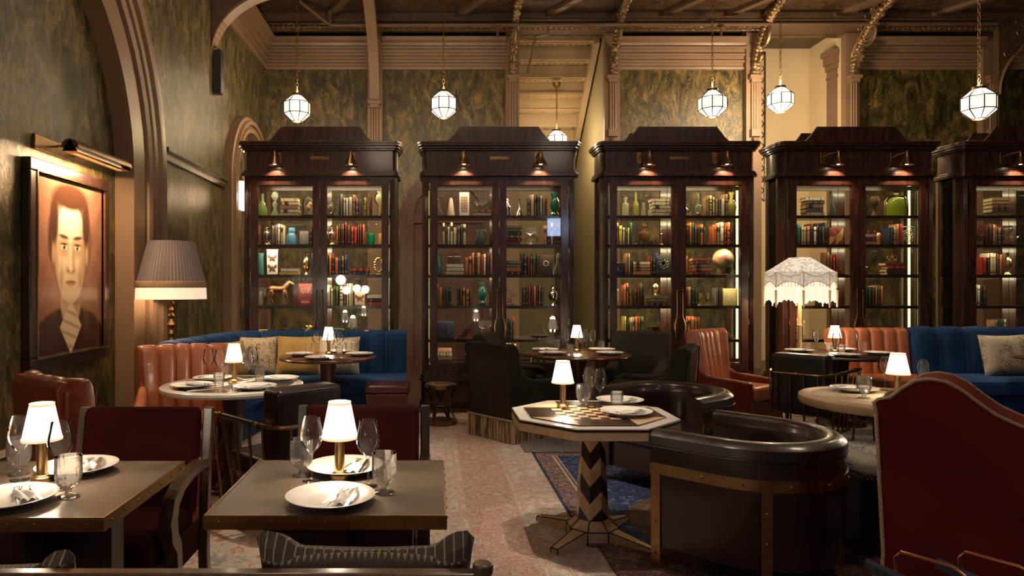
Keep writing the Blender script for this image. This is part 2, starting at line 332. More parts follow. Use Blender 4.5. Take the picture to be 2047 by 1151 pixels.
arch_band('trim_2', 10.98, 3.05, .86, 1.1, -3.03, [(0, .16), (.3, .17), (.32, .12), (.5, .12), (.52, .17), (.75, .18), (.8, .13), (1, .12)], M['taupe'])
mirror = mat('antiqued_mirror', (.30,.22,.13), .25, .6, (.06,.035,.02), 7, (1,1,.5), rough2=.5)
rc = MB(); rc.box(-3.03, 10.12, 0, -3.0, 11.84, 3.05); rc.prism([(10.98+.86*cos(t*pi/16), 3.05+.86*sin(t*pi/16)) for t in range(17)], -3.03, -3.0, 'x')
tag(obj('antique_mirror', rc, mirror), 'tall arched antiqued mirror panel set in the small wall arch', 'mirror')
# skirting, chair rails, crown on the left wall
bb = MB(); bb.prism([(WX, 0), (WX+.06, 0), (WX+.06, .16), (WX+.035, .2), (WX+.05, .22), (WX, .26)], 2.9, 6.72, 'y')
struct('baseboard_left', bb, M['wooddark'])
rl = MB(); rl.prism([(-3.03, 2.88), (-2.99, 2.88), (-2.97, 2.92), (-2.985, 2.95), (-2.95, 2.98), (-2.95, 3.02), (-3.03, 3.03)], 7.64, 9.85, 'y')
struct('trim_3', rl, M['plaster_grey'])
def crown_prof(): return [(0, 5.36), (.05, 5.36), (.06, 5.40), (.03, 5.41), (.035, 5.47), (.085, 5.48), (.09, 5.51), (.055, 5.52), (.06, 5.58), (.115, 5.59), (.12, 5.62), (.08, 5.63), (.09, 5.69), (.16, 5.70), (.165, 5.73), (.12, 5.74), (.15, 5.80), (.24, 5.82), (.25, 5.88), (0, 5.88)]
cl = MB(); cl.prism([(-3.03+d, z) for d, z in crown_prof()], 9.5, YB, 'y'); cl.prism([(-3.03+d*.6, z) for d, z in crown_prof()], -2.5, 9.3, 'y')
struct('trim_4', cl, M['taupe'])
cb_ = MB()
for a, b in [(-3.03, -1.16), (-.9, 1.30), (3.34, 5.58), (7.62, 9.8), (10.1, 13)]:
    cb_.prism([(YB-d, z) for d, z in crown_prof()], a, b, 'x')
struct('trim_5', cb_, M['taupe'])
# beam, perforated frieze and dark soffit under the ceiling
bm_ = MB(); bm_.box(-3.03, 11.86, 5.99, 13, 12.3, 6.2); bm_.box(-3.03, 11.82, 6.12, 13, 11.86, 6.2); bm_.box(-3.03, 11.83, 5.97, 13, 11.87, 6.03)
struct('trim_6', bm_, M['taupe_dark'])
fr = MB(); x = -2.9
while x < 9.8:
    if not (5.8 < x < 7.4):
        for q in (0, 1): fr.tube([(x+.055*cos(a*pi/4), 11.80, 5.92+.055*q+.030*sin(a*pi/4)) for a in range(8)], .0085, 5, closed=True)
    x += .09
struct('trim_7', fr, M['gilt'])
rb = MB()
for x0 in (-1.9, .35, 1.9, 3.9, 5.0, 6.9, 8.6, 10.6):
    rb.add([(x0, 11.9, 6.2), (x0+.14, 11.9, 6.2), (x0+1.14, 10.0, 6.2), (x0+1.0, 10.0, 6.2), (x0, 11.9, 6.13), (x0+.14, 11.9, 6.13), (x0+1.14, 10.0, 6.13), (x0+1.0, 10.0, 6.13)], [(4,5,6,7), (0,4,7,3), (1,2,6,5), (0,1,5,4), (3,7,6,2)])
struct('trim_8', rb, M['taupe_dark'])
# pilasters with little fluted columns and capitals
for i, (x, w) in enumerate(PIL):
    p = MB(); p.box(x-w/2, YB-.14, 0, x+w/2, YB, 5.98); z = 4.75 if i == 0 else 5.2
    h = w*.30; p.box(x-h-.03, YB-.26, z-.06, x+h+.03, YB-.14, z); p.box(x-h, YB-.24, z-.12, x+h, YB-.14, z-.06)
    for k in range(-1, 2): p.cyl(x+k*.042, YB-.17, z-.95, z-.12, .02, 8)
    p.box(x-h, YB-.24, z-1.08, x+h, YB-.14, z-.95)
    p.lathe([(.001, -.09), (.03, -.05), (.05, 0)], 8, (x, YB-.18, z-1.1))
    struct('trim_%d' % (9+i), p, M['taupe'])
# iron brackets springing from the pilasters towards the room
def bracket(x, z0, reach, rise, plain=False):
    A = []; n = 22
    for t in range(n+1):
        a = t/n*pi/2; A.append((x, YB-.2-reach*(1-cos(a)), z0+rise*sin(a)))
    mb = MB(); g = MB()
    if plain:
        vs = []; fs = []
        for (xx, y, z) in A: vs += [(x-.085, y, z), (x+.085, y, z), (x+.085, y+.06, z+.16), (x-.085, y+.06, z+.16)]
        for i in range(n):
            for j in range(4): fs.append((i*4+j, i*4+(j+1)%4, i*4+4+(j+1)%4, i*4+4+j))
        mb.add(vs, fs, 0, False); return struct('beam', mb, M['taupe'])
    mb.tube(A, .05, 6); mb.tube([(x, y+.16, z+.02) for _, y, z in A[2:]], .034, 6)
    for i, (xx, y, z) in enumerate(A):                      # leaf crust along the arc
        for s in (-1, 1): mb.ball((x+s*.03, y-.01, z+random.uniform(-.02, .02)), random.uniform(.035, .055), n=6)
        mb.ball((x, y+.09, z), .045, n=6)
    def spiral(cy, cz, r, turns, dr, ph):
        P = []
        for t in range(int(turns*16)+1):
            a = ph+t*pi/8*dr; q = r*(1-t/(turns*16)*.85); P.append((x, cy+q*cos(a), cz+q*sin(a)))
        mb.tube(P, [.03-.014*k/len(P) for k in range(len(P))], 5)
        for k in range(0, len(P), 2): mb.ball(P[k], .028, n=5)
    d = 1
    spiral(YB-.30-reach*.18, z0+rise*.60, .20, 2.4, 1, 2.6); spiral(YB-.28-reach*.30, z0+rise*.92, .17, 2.2, -1, .4)
    spiral(YB-.24-reach*.06, z0+rise*.30, .10, 1.8, 1, 3.4); spiral(YB-.2-reach*.62, z0+rise*1.06, .12, 1.8, -1, 1.2)
    for k in range(9):
        a = random.random()*pi/2; y = YB-.18-reach*(1-cos(a))+.14; z = z0+rise*sin(a)+.10
        mb.tube([(x, y, z), (x, y+.05, z+.06), (x, y+.03, z+.13)], .011, 4)
    return struct('beam', mb, M['gilt'])
bracket(PIL[0][0], 4.78, 2.0, 1.35, True)
for i in (1, 2, 3, 4): bracket(PIL[i][0]-(.0), 5.2, [0, 1.0, 1.15, 1.25, 1.5][i], [0, 1.0, .98, .98, .98][i])
# transverse arches at the upper corners
def spandrel(name, x0, y, z0, x1, z1, mt, th=.16, sgn=1, holes=False):
    n = 20; arc = []
    for t in range(n+1):
        a = t/n*pi/2; arc.append((x0+(x1-x0)*(1-cos(a)), z0+(z1-z0)*sin(a)))
    mb = MB()
    for i in range(n):
        (a, b), (c, d) = arc[i], arc[i+1]
        mb.prism([(a, b+.02), (c, d+.02), (c, 6.2), (a, 6.2)], y+.02, y+th-.02, 'y', 0)
        mb.prism([(a, b), (c, d), (c, d+.04), (a, b+.04)], y-.03, y+th+.03, 'y', 1)
    return struct(name, mb, mt)
spandrel('beam', -3.03, 9.36, 4.62, -1.9, 5.52, [M['taupe_dark'], M['taupe']])
spandrel('beam', 9.85, 11.86, 4.80, 11.4, 6.0, [M['gilt'], M['taupe']])
sp = MB()
for k in range(26):
    u = random.random(); v = random.random(); cx = 9.95+u*1.0; cz = 5.35+v*.7
    if cz > 4.80+1.2*sqrt(max(0, 1-(1-min(1, (cx-9.85)/1.55))**2))+.12:
        P = [(cx+.09*(1-t/14)*cos(t*.6), 11.84, cz+.09*(1-t/14)*sin(t*.6)) for t in range(13)]; sp.tube(P, .011, 5)
struct('trim_15', sp, M['gilt'])
# pipes under the ceiling
pp = MB(); pp.tube([(-1.75, 11.6, 5.86), (-1.75, 11.6, 6.15)], .04, 8); pp.tube([(-1.75, 11.6, 5.9), (9.6, 11.6, 5.93)], .035, 8)
pp.tube([(-1.0, 11.7, 6.03), (9.6, 11.7, 6.05)], .022, 8); pp.tube([(-2.2, 11.2, 6.15), (-1.75, 11.6, 5.9)], .03, 8)
for x in (1.1, 4.9):
    pp.cyl(x, 11.6, 5.7, 5.93, .02, 8); pp.cyl(x, 11.6, 5.84, 5.87, .06, 8)
pp.tube([(1.95, 11.6, 5.93), (1.97, 11.6, 5.75), (1.75, 11.6, 5.7), (1.62, 11.7, 5.1)], .022, 7)
tag(obj('ceiling_pipe', pp, M['taupe_dark']), 'brown painted sprinkler pipe running along under the back beam', 'pipe')
# underside of the staircase in the second bay
sf = MB()
for k in range(9):
    y = 12.55+k*.30; z = 6.05-k*.245
    sf.box(1.42, y, z-.06, 3.02, y+.30, z+.3)
    sf.box(1.46, y-.02, z-.08, 2.96, y+.03, z-.03); sf.box(1.5, y+.08, z-.085, 2.9, y+.12, z-.05); sf.box(1.5, y+.22, z-.08, 2.9, y+.25, z-.05)
    for q in range(12): sf.ball((1.58+q*.115, y+.165, z-.07), .028, n=6)
sf.add([(2.96, 12.5, 6.15), (3.06, 12.5, 6.15), (3.06, 15, 4.1), (2.96, 15, 4.1), (2.96, 12.5, 5.92), (3.06, 12.5, 5.92), (3.06, 15, 3.85), (2.96, 15, 3.85)], [(0,1,2,3), (4,7,6,5), (0,4,5,1), (0,3,7,4), (1,5,6,2), (2,6,7,3)])
struct('stair_soffit', sf, mat('cream_stair_paint', (.36,.26,.15), .5))
# lattice seen at the edge of the pale bay
lt = MB()
for k in range(13):
    z = 3.0+k*.2
    for s in (1, -1): lt.tube([(5.92, 12.42+s*.11, z), (5.92, 12.42-s*.11, z+.2)], .012, 4)
    lt.ball((5.92, 12.42, z+.1), .02, n=6)
    for s in (1, -1): lt.tube([(5.90+s*.09, 12.34, z), (5.90-s*.09, 12.34, z+.2)], .012, 4)
lt.box(5.80, 12.32, 3, 5.82, 12.36, 5.7); lt.box(5.99, 12.32, 3, 6.01, 12.36, 5.7); lt.box(5.80, 12.32, 5.65, 6.01, 12.36, 5.7)
tag(obj('lattice_panel', lt, M['silver']), 'bright metal lattice strip standing at the edge of the cream bay', 'lattice')
# cream pilaster cap inside the pale bay
cp = MB(); cp.box(7.44, 12.65, 0, 7.6, 12.9, 5.6); cp.box(7.41, 12.62, 5.5, 7.6, 12.9, 5.6); cp.box(7.37, 12.60, 5.6, 7.6, 12.9, 5.75); cp.box(7.32, 12.58, 5.75, 7.6, 12.9, 5.85); cp.box(7.42, 12.63, 5.35, 7.6, 12.9, 5.39)
struct('pillar', cp, M['taupe'])
# arched door behind, between the first two bookcases
dr = MB()
for ri, ro, y in ((.62, .74, .10), (.74, .86, .06)):
    rowsn = 20
    for t in range(rowsn):
        a, b = t*pi/rowsn, (t+1)*pi/rowsn
        dr.prism([(ri*cos(a), 2.7+ri*sin(a)), (ro*cos(a), 2.7+ro*sin(a)), (ro*cos(b), 2.7+ro*sin(b)), (ri*cos(b), 2.7+ri*sin(b))], -y, 0, 'y')
    dr.box(ri, -y, 0, ro, 0, 2.7); dr.box(-ro, -y, 0, -ri, 0, 2.7)
dr.box(-.62, -.03, 0, .62, 0, 2.7); dr.prism([(.62*cos(t*pi/16), 2.7+.62*sin(t*pi/16)) for t in range(17)], -.03, 0, 'y')
dr.box(-.62, -.09, 2.6, .62, 0, 2.72); dr.box(-.04, -.05, 0, .04, 0, 2.6)
struct('door_1', dr, mat('reddish_door_wood', (.045,.013,.008), .35, 0, (.08,.024,.014), 6, (4,4,.5)), loc=(.28, YB, 0))
# globe on a high ledge behind the second bookcase
tag(obj('wall_light', MB().ball((1.0, YB-.12, 3.8+.22), .14, 0, 16), mat('frosted_globe', (.7,.6,.45), .4, emit=.6, ecol=(1,.75,.45))), 'frosted round wall light peeping over the bookcase behind the armchairs', 'light')
# speaker on the left wall
s_ = thing('wall_speaker', 'slim black column speaker on the green wall below the arch spring', 'speaker', (-2.97, 9.45, 4.0))
obj('body', MB().box(-.06, -.06, .12, .06, .06, .72), M['black'], s_, bevel=.008); obj('grille', MB().box(-.045, -.065, .16, .045, -.058, .68), M['black'], s_)
obj('mounting_bracket', MB().tube([(-.06, 0, .78), (.0, -.03, .75), (.02, -.05, .72)], .018, 6), M['silver'], s_)
# ---------------------------------------------------------------- rugs
def slab(x0, y0, x1, y1, z0, z1, mt, name, label, extra=None):
    o = obj(name, MB().box(x0, y0, z0, x1, y1, z1), mt); return tag(o, label, 'rug')
rg = MB(); rg.box(-2.9, 1.0, 0, 4.6, 7.9, .008, 0); rg.box(-2.75, 1.15, .008, 4.5, 7.75, .0095, 1)
t = thing('persian_rug', 'large faded coral and cream rug under the middle aisle', 'rug', (0,0,0))
m_ = MB(); m_.box(-2.9, .6, 0, 5.2, 7.85, .008)
obj('border', m_, M['rug_pale'], t)
m_ = MB(); m_.box(.22, 1.0, .008, .56, 7.5, .0105); m_.box(-2.6, 6.9, .008, .22, 7.25, .0105); obj('band', m_, M['rug_coral'], t)
m_ = MB()
for a, b in ((.17, .19), (.59, .61), (.10, .11), (.70, .715)): m_.box(a, 1.0, .008, b, 7.3, .0115)
obj('stripe', m_, mat('rug_guard_stripe', (.40,.28,.22), .9, 0, (.55,.44,.35), 60), t)
m_ = MB(); m_.box(-2.6, 1.0, .008, .05, 5.6, .0105); obj('field', m_, M['rug_field'], t)
t = thing('navy_rug', 'navy blue rug with peach figured border below the chessboard table', 'rug', (0,0,0))
obj('border', MB().box(.86, 3.78, .010, 4.6, 5.92, .018), M['rug_navyborder'], t)
m_ = MB(); m_.box(1.04, 3.78, .018, 4.6, 5.80, .0195); obj('field', m_, M['rug_navy'], t)
m_ = MB(); m_.box(1.01, 3.78, .018, 1.025, 5.82, .021); m_.box(1.045, 3.78, .018, 1.055, 5.82, .021); obj('stripe', m_, mat('cream_stripe', (.5,.38,.28), .9), t)
m_ = MB(); m_.box(.86, 3.78, .018, .875, 5.92, .0205); m_.box(.86, 5.9, .018, 4.6, 5.92, .0205); obj('edge', m_, mat('navy_edge', (.01,.03,.08), .9), t)
m_ = MB(); m_.cyl(1.75, 4.15, .0195, .021, .55, 40); obj('medallion', m_, M['rug_gold'], t)
tag(obj('hearth_rug', MB().box(.92, .8, .010, 4.9, 3.80, .020), M['rug_red']), 'dark red figured rug under the brass-banded barrel chair', 'rug')
tag(obj('grey_rug', MB().box(.8, 5.96, .010, 4.9, 6.9, .016), M['rug_grey']), 'grey blue mottled rug strip beyond the navy rug', 'rug')
# ---------------------------------------------------------------- portrait (plain generic sitter) and its picture light
def ss(a, b, x):
    t = max(0, min(1, (x-a)/(b-a))); return t*t*(3-2*t)
def portrait(u, v):                     # u 0..1 across, v 0..1 up -> rgb of a plain generic sitter
    nz = .5+.22*sin(u*23+4*sin(v*11))+.2*sin(v*31+3*sin(u*17)); hz = .5+.5*sin(u*170+9*sin(v*38))
    vg = 1-.55*min(1, ((u-.5)**2+(v-.55)**2)*2.2)
    c = [(.27+.08*nz)*vg, (.125+.04*nz)*vg, (.075+.025*nz)*vg]
    def over(col, a):
        for i in range(3): c[i] = c[i]*(1-a)+col[i]*a
    def ell(cx, cy, rx, ry, soft=.12): return 1-ss(1-soft, 1+soft, sqrt(((u-cx)/rx)**2+((v-cy)/ry)**2))
    over((.035, .014, .009), ell(.5, -.02, .60, .29, .05)); over((.07, .028, .018), .5*ell(.25, .08, .18, .10, .7))      # coat
    over((.045+.03*hz, .018+.012*hz, .011+.006*hz), ell(.5, .665, .325, .30, .08)); over((.045+.03*hz, .018+.012*hz, .011), ell(.5, .84, .28, .10, .15))  # hair
    over((.44, .30, .18), ell(.5, .30, .15, .15)); over((.20, .12, .07), .7*ell(.56, .33, .12, .08, .6))                  # neck
    sh = max(0, 1-abs(u-.5)/.17-abs(v-.15)/.17); over((.55, .42, .29), ss(0, .12, sh)); over((.22, .14, .08), .65*ss(.3, .9, sin(v*95+u*22))*ss(0, .2, sh))
    over((.62, .45, .28), ell(.5, .585, .235, .30, .04))                                                                # face
    over((.82, .66, .46), .75*ell(.47, .74, .16, .12, .6)); over((.74, .56, .37), .6*ell(.39, .52, .09, .08, .8)); over((.70, .52, .34), .4*ell(.60, .52, .07, .07, .8))
    over((.26, .14, .075), .75*ell(.735, .56, .075, .30, .8)); over((.30, .165, .09), .6*ell(.27, .52, .045, .22, .8))
    over((.045+.03*hz, .018+.01*hz, .011), ell(.5, .905, .26, .075, .25)*1.0)
    for s in (-1, 1): over((.045+.03*hz, .02+.01*hz, .012), ell(.5+s*.235, .76, .055, .14, .35)); over((.50, .33, .19), .8*ell(.5+s*.25, .57, .02, .055, .5))
    for s in (-1, 1):
        over((.30, .17, .095), .7*ell(.5+s*.10, .625, .082, .042, .6)); over((.36, .22, .13), .5*ell(.5+s*.10, .575, .07, .022, .7))
        over((.72, .58, .42), ell(.5+s*.10, .612, .046, .016, .35)); over((.035, .018, .012), ell(.5+s*.098, .615, .019, .018, .3)); over((.9, .8, .65), ell(.5+s*.098-.006, .620, .005, .005, .4))
        over((.06, .03, .018), ell(.5+s*.10, .630, .052, .006, .5)); over((.06, .028, .016), .95*ell(.5+s*.105, .672+.01*s*(u-.5-s*.105)*8, .072, .012, .5))
        over((.16, .085, .05), .8*ell(.5+s*.035, .475, .018, .010, .5)); over((.34, .2, .115), .5*ell(.5+s*.055, .485, .018, .022, .6)); over((.32, .19, .11), .5*ell(.5+s*.135, .45, .02, .07, .8))
    over((.34, .20, .115), .6*ell(.54, .555, .020, .085, .7)); over((.84, .67, .47), .6*ell(.495, .55, .014, .075, .7)); over((.78, .6, .4), .5*ell(.5, .487, .028, .018, .6)); over((.26, .15, .085), .6*ell(.5, .464, .035, .008, .6))
    over((.34, .15, .09), .9*ell(.5, .405, .075, .016, .4)); over((.14, .06, .04), .9*ell(.5, .411, .078, .004, .5)); over((.34, .2, .12), .5*ell(.5, .378, .06, .012, .7))
    bd = ell(.5, .375, .21, .10, .35)*(1-ell(.5, .42, .12, .052, .3)); over((.10, .05, .03), .35*bd*(.6+.4*hz))           # faint stubble
    return [a*.92 for a in c]
pf = thing('framed_portrait', 'large framed sepia portrait of a man hanging on the green wall', 'painting', (WX, 5.86, 1.625))
nu, nv = 150, 205; pm = MB(); pw_, ph_ = 1.08, 1.46
pm.grid(lambda a, b: (.045, pw_/2-a*pw_, -ph_/2+b*ph_), nu, nv, sm=False)
# seen from the room, +Y is to the right: mirror so that the picture reads across
pm.v = [(x, -y, z) for x, y, z in pm.v]
pmat = mat('sepia_print', (.5,.3,.2), .22); 
po = obj('canvas', pm, pmat, pf)
at_ = po.data.color_attributes.new('print', 'FLOAT_COLOR', 'POINT')
for i, v in enumerate(po.data.vertices):
    at_.data[i].color = (*portrait((v.co.y+pw_/2)/pw_, (v.co.z+ph_/2)/ph_), 1)
va = pmat.node_tree.nodes.new('ShaderNodeVertexColor'); va.layer_name = 'print'
pmat.node_tree.links.new(va.outputs[0], pmat.node_tree.nodes['Principled BSDF'].inputs[0])
fm = MB()
for (a, b, c, d) in ((-.64, -.83, .64, -.73), (-.64, .73, .64, .83), (-.64, -.73, -.54, .73), (.54, -.73, .64, .73)): fm.box(0, a, b, .075, c, d)
obj('frame', fm, M['wooddark'], pf, bevel=.012)
fm = MB()
for (a, b, c, d) in ((-.555, -.745, .555, -.73), (-.555, .73, .555, .745), (-.555, -.73, -.54, .73), (.54, -.73, .555, .73)): fm.box(.05, a, b, .082, c, d)
obj('gilt_slip', fm, M['brass'], pf)
pl = thing('picture_light', 'brass picture light reaching out over the framed portrait', 'lamp', (WX, 5.86, 2.52))
obj('wall_plate', MB().box(0, -.50, .02, .03, .36, .14), M['brass_old'], pl, bevel=.006)
hd = MB(); hd.prism([(.30+.07*cos(a*pi/6), .03+.07*sin(a*pi/6)) for a in range(0, 7)]+[(.24, .0), (.36, .0)][::-1], -.50, .46, 'y'); 
obj('lamp_head', hd, M['brass_old'], pl)
for y in (-.22, .16): obj('arm', MB().tube([(.03, y, .09), (.10, y, .10), (.16, y+.02, .07), (.22, y+.03, .10), (.29, y+.02, .09)], .010, 7).ball((.10, y, .10), .017, n=8).ball((.22, y+.03, .10), .017, n=8), M['brass_old'], pl)
obj('lamp_tube', MB().tube([(.30, -.42, .02), (.30, .38, .02)], .012, 8), M['bulb'], pl)
lamp('picture_glow', 'AREA', (.30, 0, -.0), 52, WARM, (0, R(38), 0), pl, shape='RECTANGLE', size=.03, size_y=.8)
# sconce by the small arch
sc = thing('wall_sconce', 'brass capped frosted tube sconce on the antiqued mirror panel', 'lamp', (-2.9, 10.45, 2.62))
obj('diffuser', MB().lathe([(.02, 0), (.085, .03), (.10, .12), (.10, .40), (.07, .44)], 16), mat('sconce_glow', (1,.9,.7), .4, emit=5, ecol=(1,.78,.45)), sc)
obj('cap', MB().lathe([(.11, .44), (.11, .48), (.05, .52), (.001, .53)], 16).box(-.1, -.03, .44, .0, .03, .5), M['brass_old'], sc)
lamp('sconce_light', 'POINT', (.16, 0, .2), 7, WARM, parent=sc, shadow_soft_size=.05)
# ---------------------------------------------------------------- lantern pendants
def lantern():
    t = thing('lantern_pendant', '', 'lamp'); r0, r1 = .075, .20; n = 8; Z = [-.195, -.085, .085, .195]; RR = [r0, r1, r1, r0]; g = MB(); l = MB()
    vs = [(RR[k]*cos((i+.5)*pi/4), RR[k]*sin((i+.5)*pi/4), Z[k]) for k in range(4) for i in range(n)]
    g.add(vs, [(k*n+i, k*n+(i+1)%n, (k+1)*n+(i+1)%n, (k+1)*n+i) for k in range(3) for i in range(n)], 0, False)
    for i in range(n): l.tube([vs[k*n+i] for k in range(4)], .0075, 5)
    for k in range(4): l.tube([vs[k*n+i] for i in range(n)], .0075, 5, closed=True)
    obj('panel_shade', g, M['pend'], t); obj('lead_frame', l, M['lead'], t)
    obj('cap', MB().lathe([(.085, .195), (.08, .225), (.02, .24), (.015, .27)], 12), M['brass_old'], t)
    obj('finial', MB().lathe([(.001, -.215), (.03, -.21), (.075, -.195)], 12), M['brass_old'], t)
    return t
def chain(z0, z1):
    c = MB(); z = z0; k = 0
    while z < z1:
        c.tube([(.018*cos(a*pi/3) if k % 2 else 0, 0 if k % 2 else .018*cos(a*pi/3), z+.035+.035*sin(a*pi/3)) for a in range(6)], .005, 4, closed=True); z += .056; k += 1
    return c
L0 = lantern(); pend = [
 (594, 217, 10.4, 'lit lantern pendant hanging over the bookcase beside the green wall'),
 (887, 210, 10.4, 'lit lantern pendant hanging over the bookcase behind the armchairs'),
 (1424, 208, 10.2, 'lit lantern pendant hanging over the globe bookcase'),
 (1560, 200, 11.1, 'lit lantern pendant hanging before the pale cream bay'),
 (1957, 208, 8.95, 'largest lit lantern pendant, beside the big iron arch'),
 (1113, 282, 13.2, 'lit lantern pendant half hidden, under the cream staircase underside')]
LL = [L0]+[copy_thing(L0, p[3], (0, 0, 0)) for p in pend[1:]]
for i, (px, py, Y, lab) in enumerate(pend):
    x, y, z = (px-CX)*Y/FP, Y, EYE-(py-CY)*Y/FP
    o = LL[i]; o.location = (x, y, z); o['label'] = lab
    o['group'] = 'octagonal lantern pendants'
    top = 6.18 if i != 5 else 5.38
    obj('chain', chain(.27, top-z), M['brass_old'], o)
    obj('ceiling_rose', MB().lathe([(.001, 0), (.05, .0), (.08, .05), (.08, .08)], 14), M['brass_old'], o, loc=(0, 0, top-z-.06))
    for s in (-1, 1): lamp('pendant_light', 'POINT', (0, 0, s*.30), [20, 20, 20, 85, 20, 20][i], (1, .74, .45), parent=o, shadow_soft_size=.10)
lamp('stair_light', 'POINT', (2.7, 12.9, 4.3), 3, (1, .8, .45), shadow_soft_size=.08)

for x, y, z, p in ((-1.9, 9.3, 3.5, 15), (1.15, 9.6, 3.5, 13), (2.4, 9.8, 3.5, 8), (6.2, 9.7, 3.5, 15), (-.9, 10.2, 3.5, 6)):
    lamp('bookcase_top_uplight', 'POINT', (x, y, z), p, (1, .74, .36), shadow_soft_size=.08)
# cluster of globe lamps behind the photographer, seen as reflections in the bookcase glass
gl = thing('globe_floor_lamp', 'floor lamp with a cluster of opal globes seen only reflected in the bookcase glass', 'lamp', (-2.38, -1.4, 0))
obj('pole', MB().lathe([(.0, 0), (.17, 0), (.17, .02), (.02, .04), (.015, 1.35), (.0, 1.36)], 14), M['brass_old'], gl)
M['globe'] = mat('lit_opal_globe', (.9,.85,.8), .3, emit=16, ecol=(1,.88,.7))
for x, z in ((-.42, 1.40), (-.02, 1.64), (.13, 1.37), (.40, 1.42), (.62, 1.39)):
    obj('globe', MB().ball((x, .02, z), .13 if z > 1.5 else .105, 0, 16), M['globe'], gl); obj('arm', MB().tube([(0, 0, 1.33), (x*.5, 0, 1.25), (x, 0, z-.1)], .01, 6), M['brass_old'], gl)
# ================================================================= BOOKCASES
YF = 8.2; CABX = [-1.355+2.155*i for i in range(5)]
ROWZ = [2.315, 1.965, 1.60, 1.225, .82, .53]     # shelf tops
CABN = ['carved horse bookcase', 'bookcase behind stool', 'globe bookcase', 'green demijohn bookcase', 'endmost bookcase']
CABL = ['dark mahogany glazed bookcase holding a carved horse, beside the green wall', 'dark mahogany glazed bookcase behind the brass stool and armchairs', 'dark mahogany glazed bookcase with a globe on its middle shelf', 'dark mahogany glazed bookcase with a big green demijohn, behind the fringed lamp', 'dark mahogany glazed bookcase cut by the picture edge, behind the blue banquette']
def hump(mb, y0, y1, m=0):
    pts = [(-.69, 3.18)]
    for t in range(9): a = t/8; pts.append((-.69+.215*a, 3.18+.20*(1-cos(a*pi/2))**.9 if a < 1 else 3.38))
    pts[-1] = (-.475, 3.385); p = pts+[(-x, z) for x, z in pts[::-1]]
    mb.prism(p, y0, y1, 'y', m)
def corner_poly(hw, d0, d1, ch):   # plan outline with chamfered front and rear corners
    return [(-hw+ch, d0), (hw-ch, d0), (hw, d0+ch), (hw, d1-ch), (hw-ch, d1), (-hw+ch, d1), (-hw, d1-ch), (-hw, d0+ch)]
def cabinet_meshes():
    P = {}; D = .44
    c = MB()                                             # carcass: plinth, frieze, corner posts, rails, top
    for z0, z1, e in ((0, .10, .045), (.10, .33, .02), (.33, .36, .05), (.36, .40, .03), (2.78, 2.82, .045), (2.82, 2.845, .03), (2.845, 3.09, .0), (3.09, 3.11, .03), (3.11, 3.14, .05), (3.14, 3.165, .075), (3.165, 3.19, .085)):
        c.prism(corner_poly(.97+e, -e, D+e, .075), z0, z1, 'z')
    for sx in (-1, 1):
        for y0, y1 in ((0, .07), (D-.07, D)):
            x0, x1 = sorted((sx*.845, sx*.93)); c.box(x0, y0, .40, x1, y1, 2.78)
            yy = y0 if y0 == 0 else y1
            for k in range(3): c.cyl(sx*(.862+k*.024), yy, .44, 2.74, .009, 6)
            c.prism([(sx*.93, y0 if y0 == 0 else y1), (sx*.97, .075 if y0 == 0 else D-.075), (sx*.93, .075 if y0 == 0 else D-.075)], .40, 2.78, 'z')
            x0, x1 = sorted((sx*.94, sx*.97)); c.box(x0, .07 if y0 == 0 else D-.13, .40, x1, .13 if y0 == 0 else D-.07, 2.78)
    for y0, y1 in ((0, .04), (D-.04, D)):
        c.box(-.85, y0, 2.72, .85, y1, 2.78); c.box(-.85, y0, .40, .85, y1, .45)
    c.box(-.9, .02, .40, .9, D-.02, .52); c.box(-.9, .02, 2.70, .9, D-.02, 2.78)
    P['body'] = c
    h = MB(); hump(h, .03, .06); P['crest'] = h; h2 = MB(); hump(h2, D-.06, D-.03); P['crest2'] = h2
    P['shelf'] = MB().box(-.87, .055, -.028, .87, D-.055, 0).box(-.87, .05, -.034, .87, .058, .002)
    g = MB(); g.box(-.955, .13, .42, -.95, D-.13, 2.74); P['side_glass'] = g
    d = MB()                                             # one door, hinged side at x=-.83, meeting stile at x=0
    d.box(-.83, -.012, .45, -.752, .03, 2.72); d.box(-.075, -.012, .45, -.003, .03, 2.72); d.box(-.752, -.012, 2.675, -.075, .03, 2.72); d.box(-.752, -.012, .45, -.075, .03, .535)
    for a in (-.752, -.085): d.box(a, -.006, .535, a+.01, .034, 2.675)
    d.box(-.742, -.006, .535, -.085, .034, .545); d.box(-.742, -.006, 2.665, -.085, .034, 2.675)
    P['door'] = d; P['pane'] = MB().box(-.745, .012, .54, -.08, .016, 2.67)
    hn = MB(); hn.ball((0, -.035, 1.41), .014, n=10)
    hn.tube([(0, -.03, 1.41), (0, -.036, 1.3), (0, -.036, 1.15)], .007, 8)
    hn.tube([(0, -.036, 1.16), (.0, -.036, 1.10), (-.022, -.036, 1.03), (-.030, -.036, .98), (-.024, -.036, .90), (-.018, -.036, .84)], [.007, .008, .013, .016, .012, .008], 8)
    P['handle'] = hn
    b = MB()
    for z in (.62, 1.0, 1.58, 2.2, 2.6): b.box(-.838, -.016, z, -.826, -.004, z+.06)
    P['hinge'] = b
    return P
CP = cabinet_meshes()
for k in ('body', 'side_glass'): CP[k].v = [(x if abs(x) < .845 else math.copysign(.845+(abs(x)-.845)*.66, x), y, z) for x, y, z in CP[k].v]
def mirror_mb(mb, ax=0):
    n = MB(); n.v = [tuple(-a if i == ax else a for i, a in enumerate(v)) for v in mb.v]; n.f = [f[::-1] for f in mb.f]; n.m = mb.m[:]; n.s = mb.s[:]; return n
def backed(mb, D=.44):
    n = MB(); n.v = [(x, D-y, z) for x, y, z in mb.v]; n.f = [f[::-1] for f in mb.f]; n.m = mb.m[:]; n.s = mb.s[:]; return n
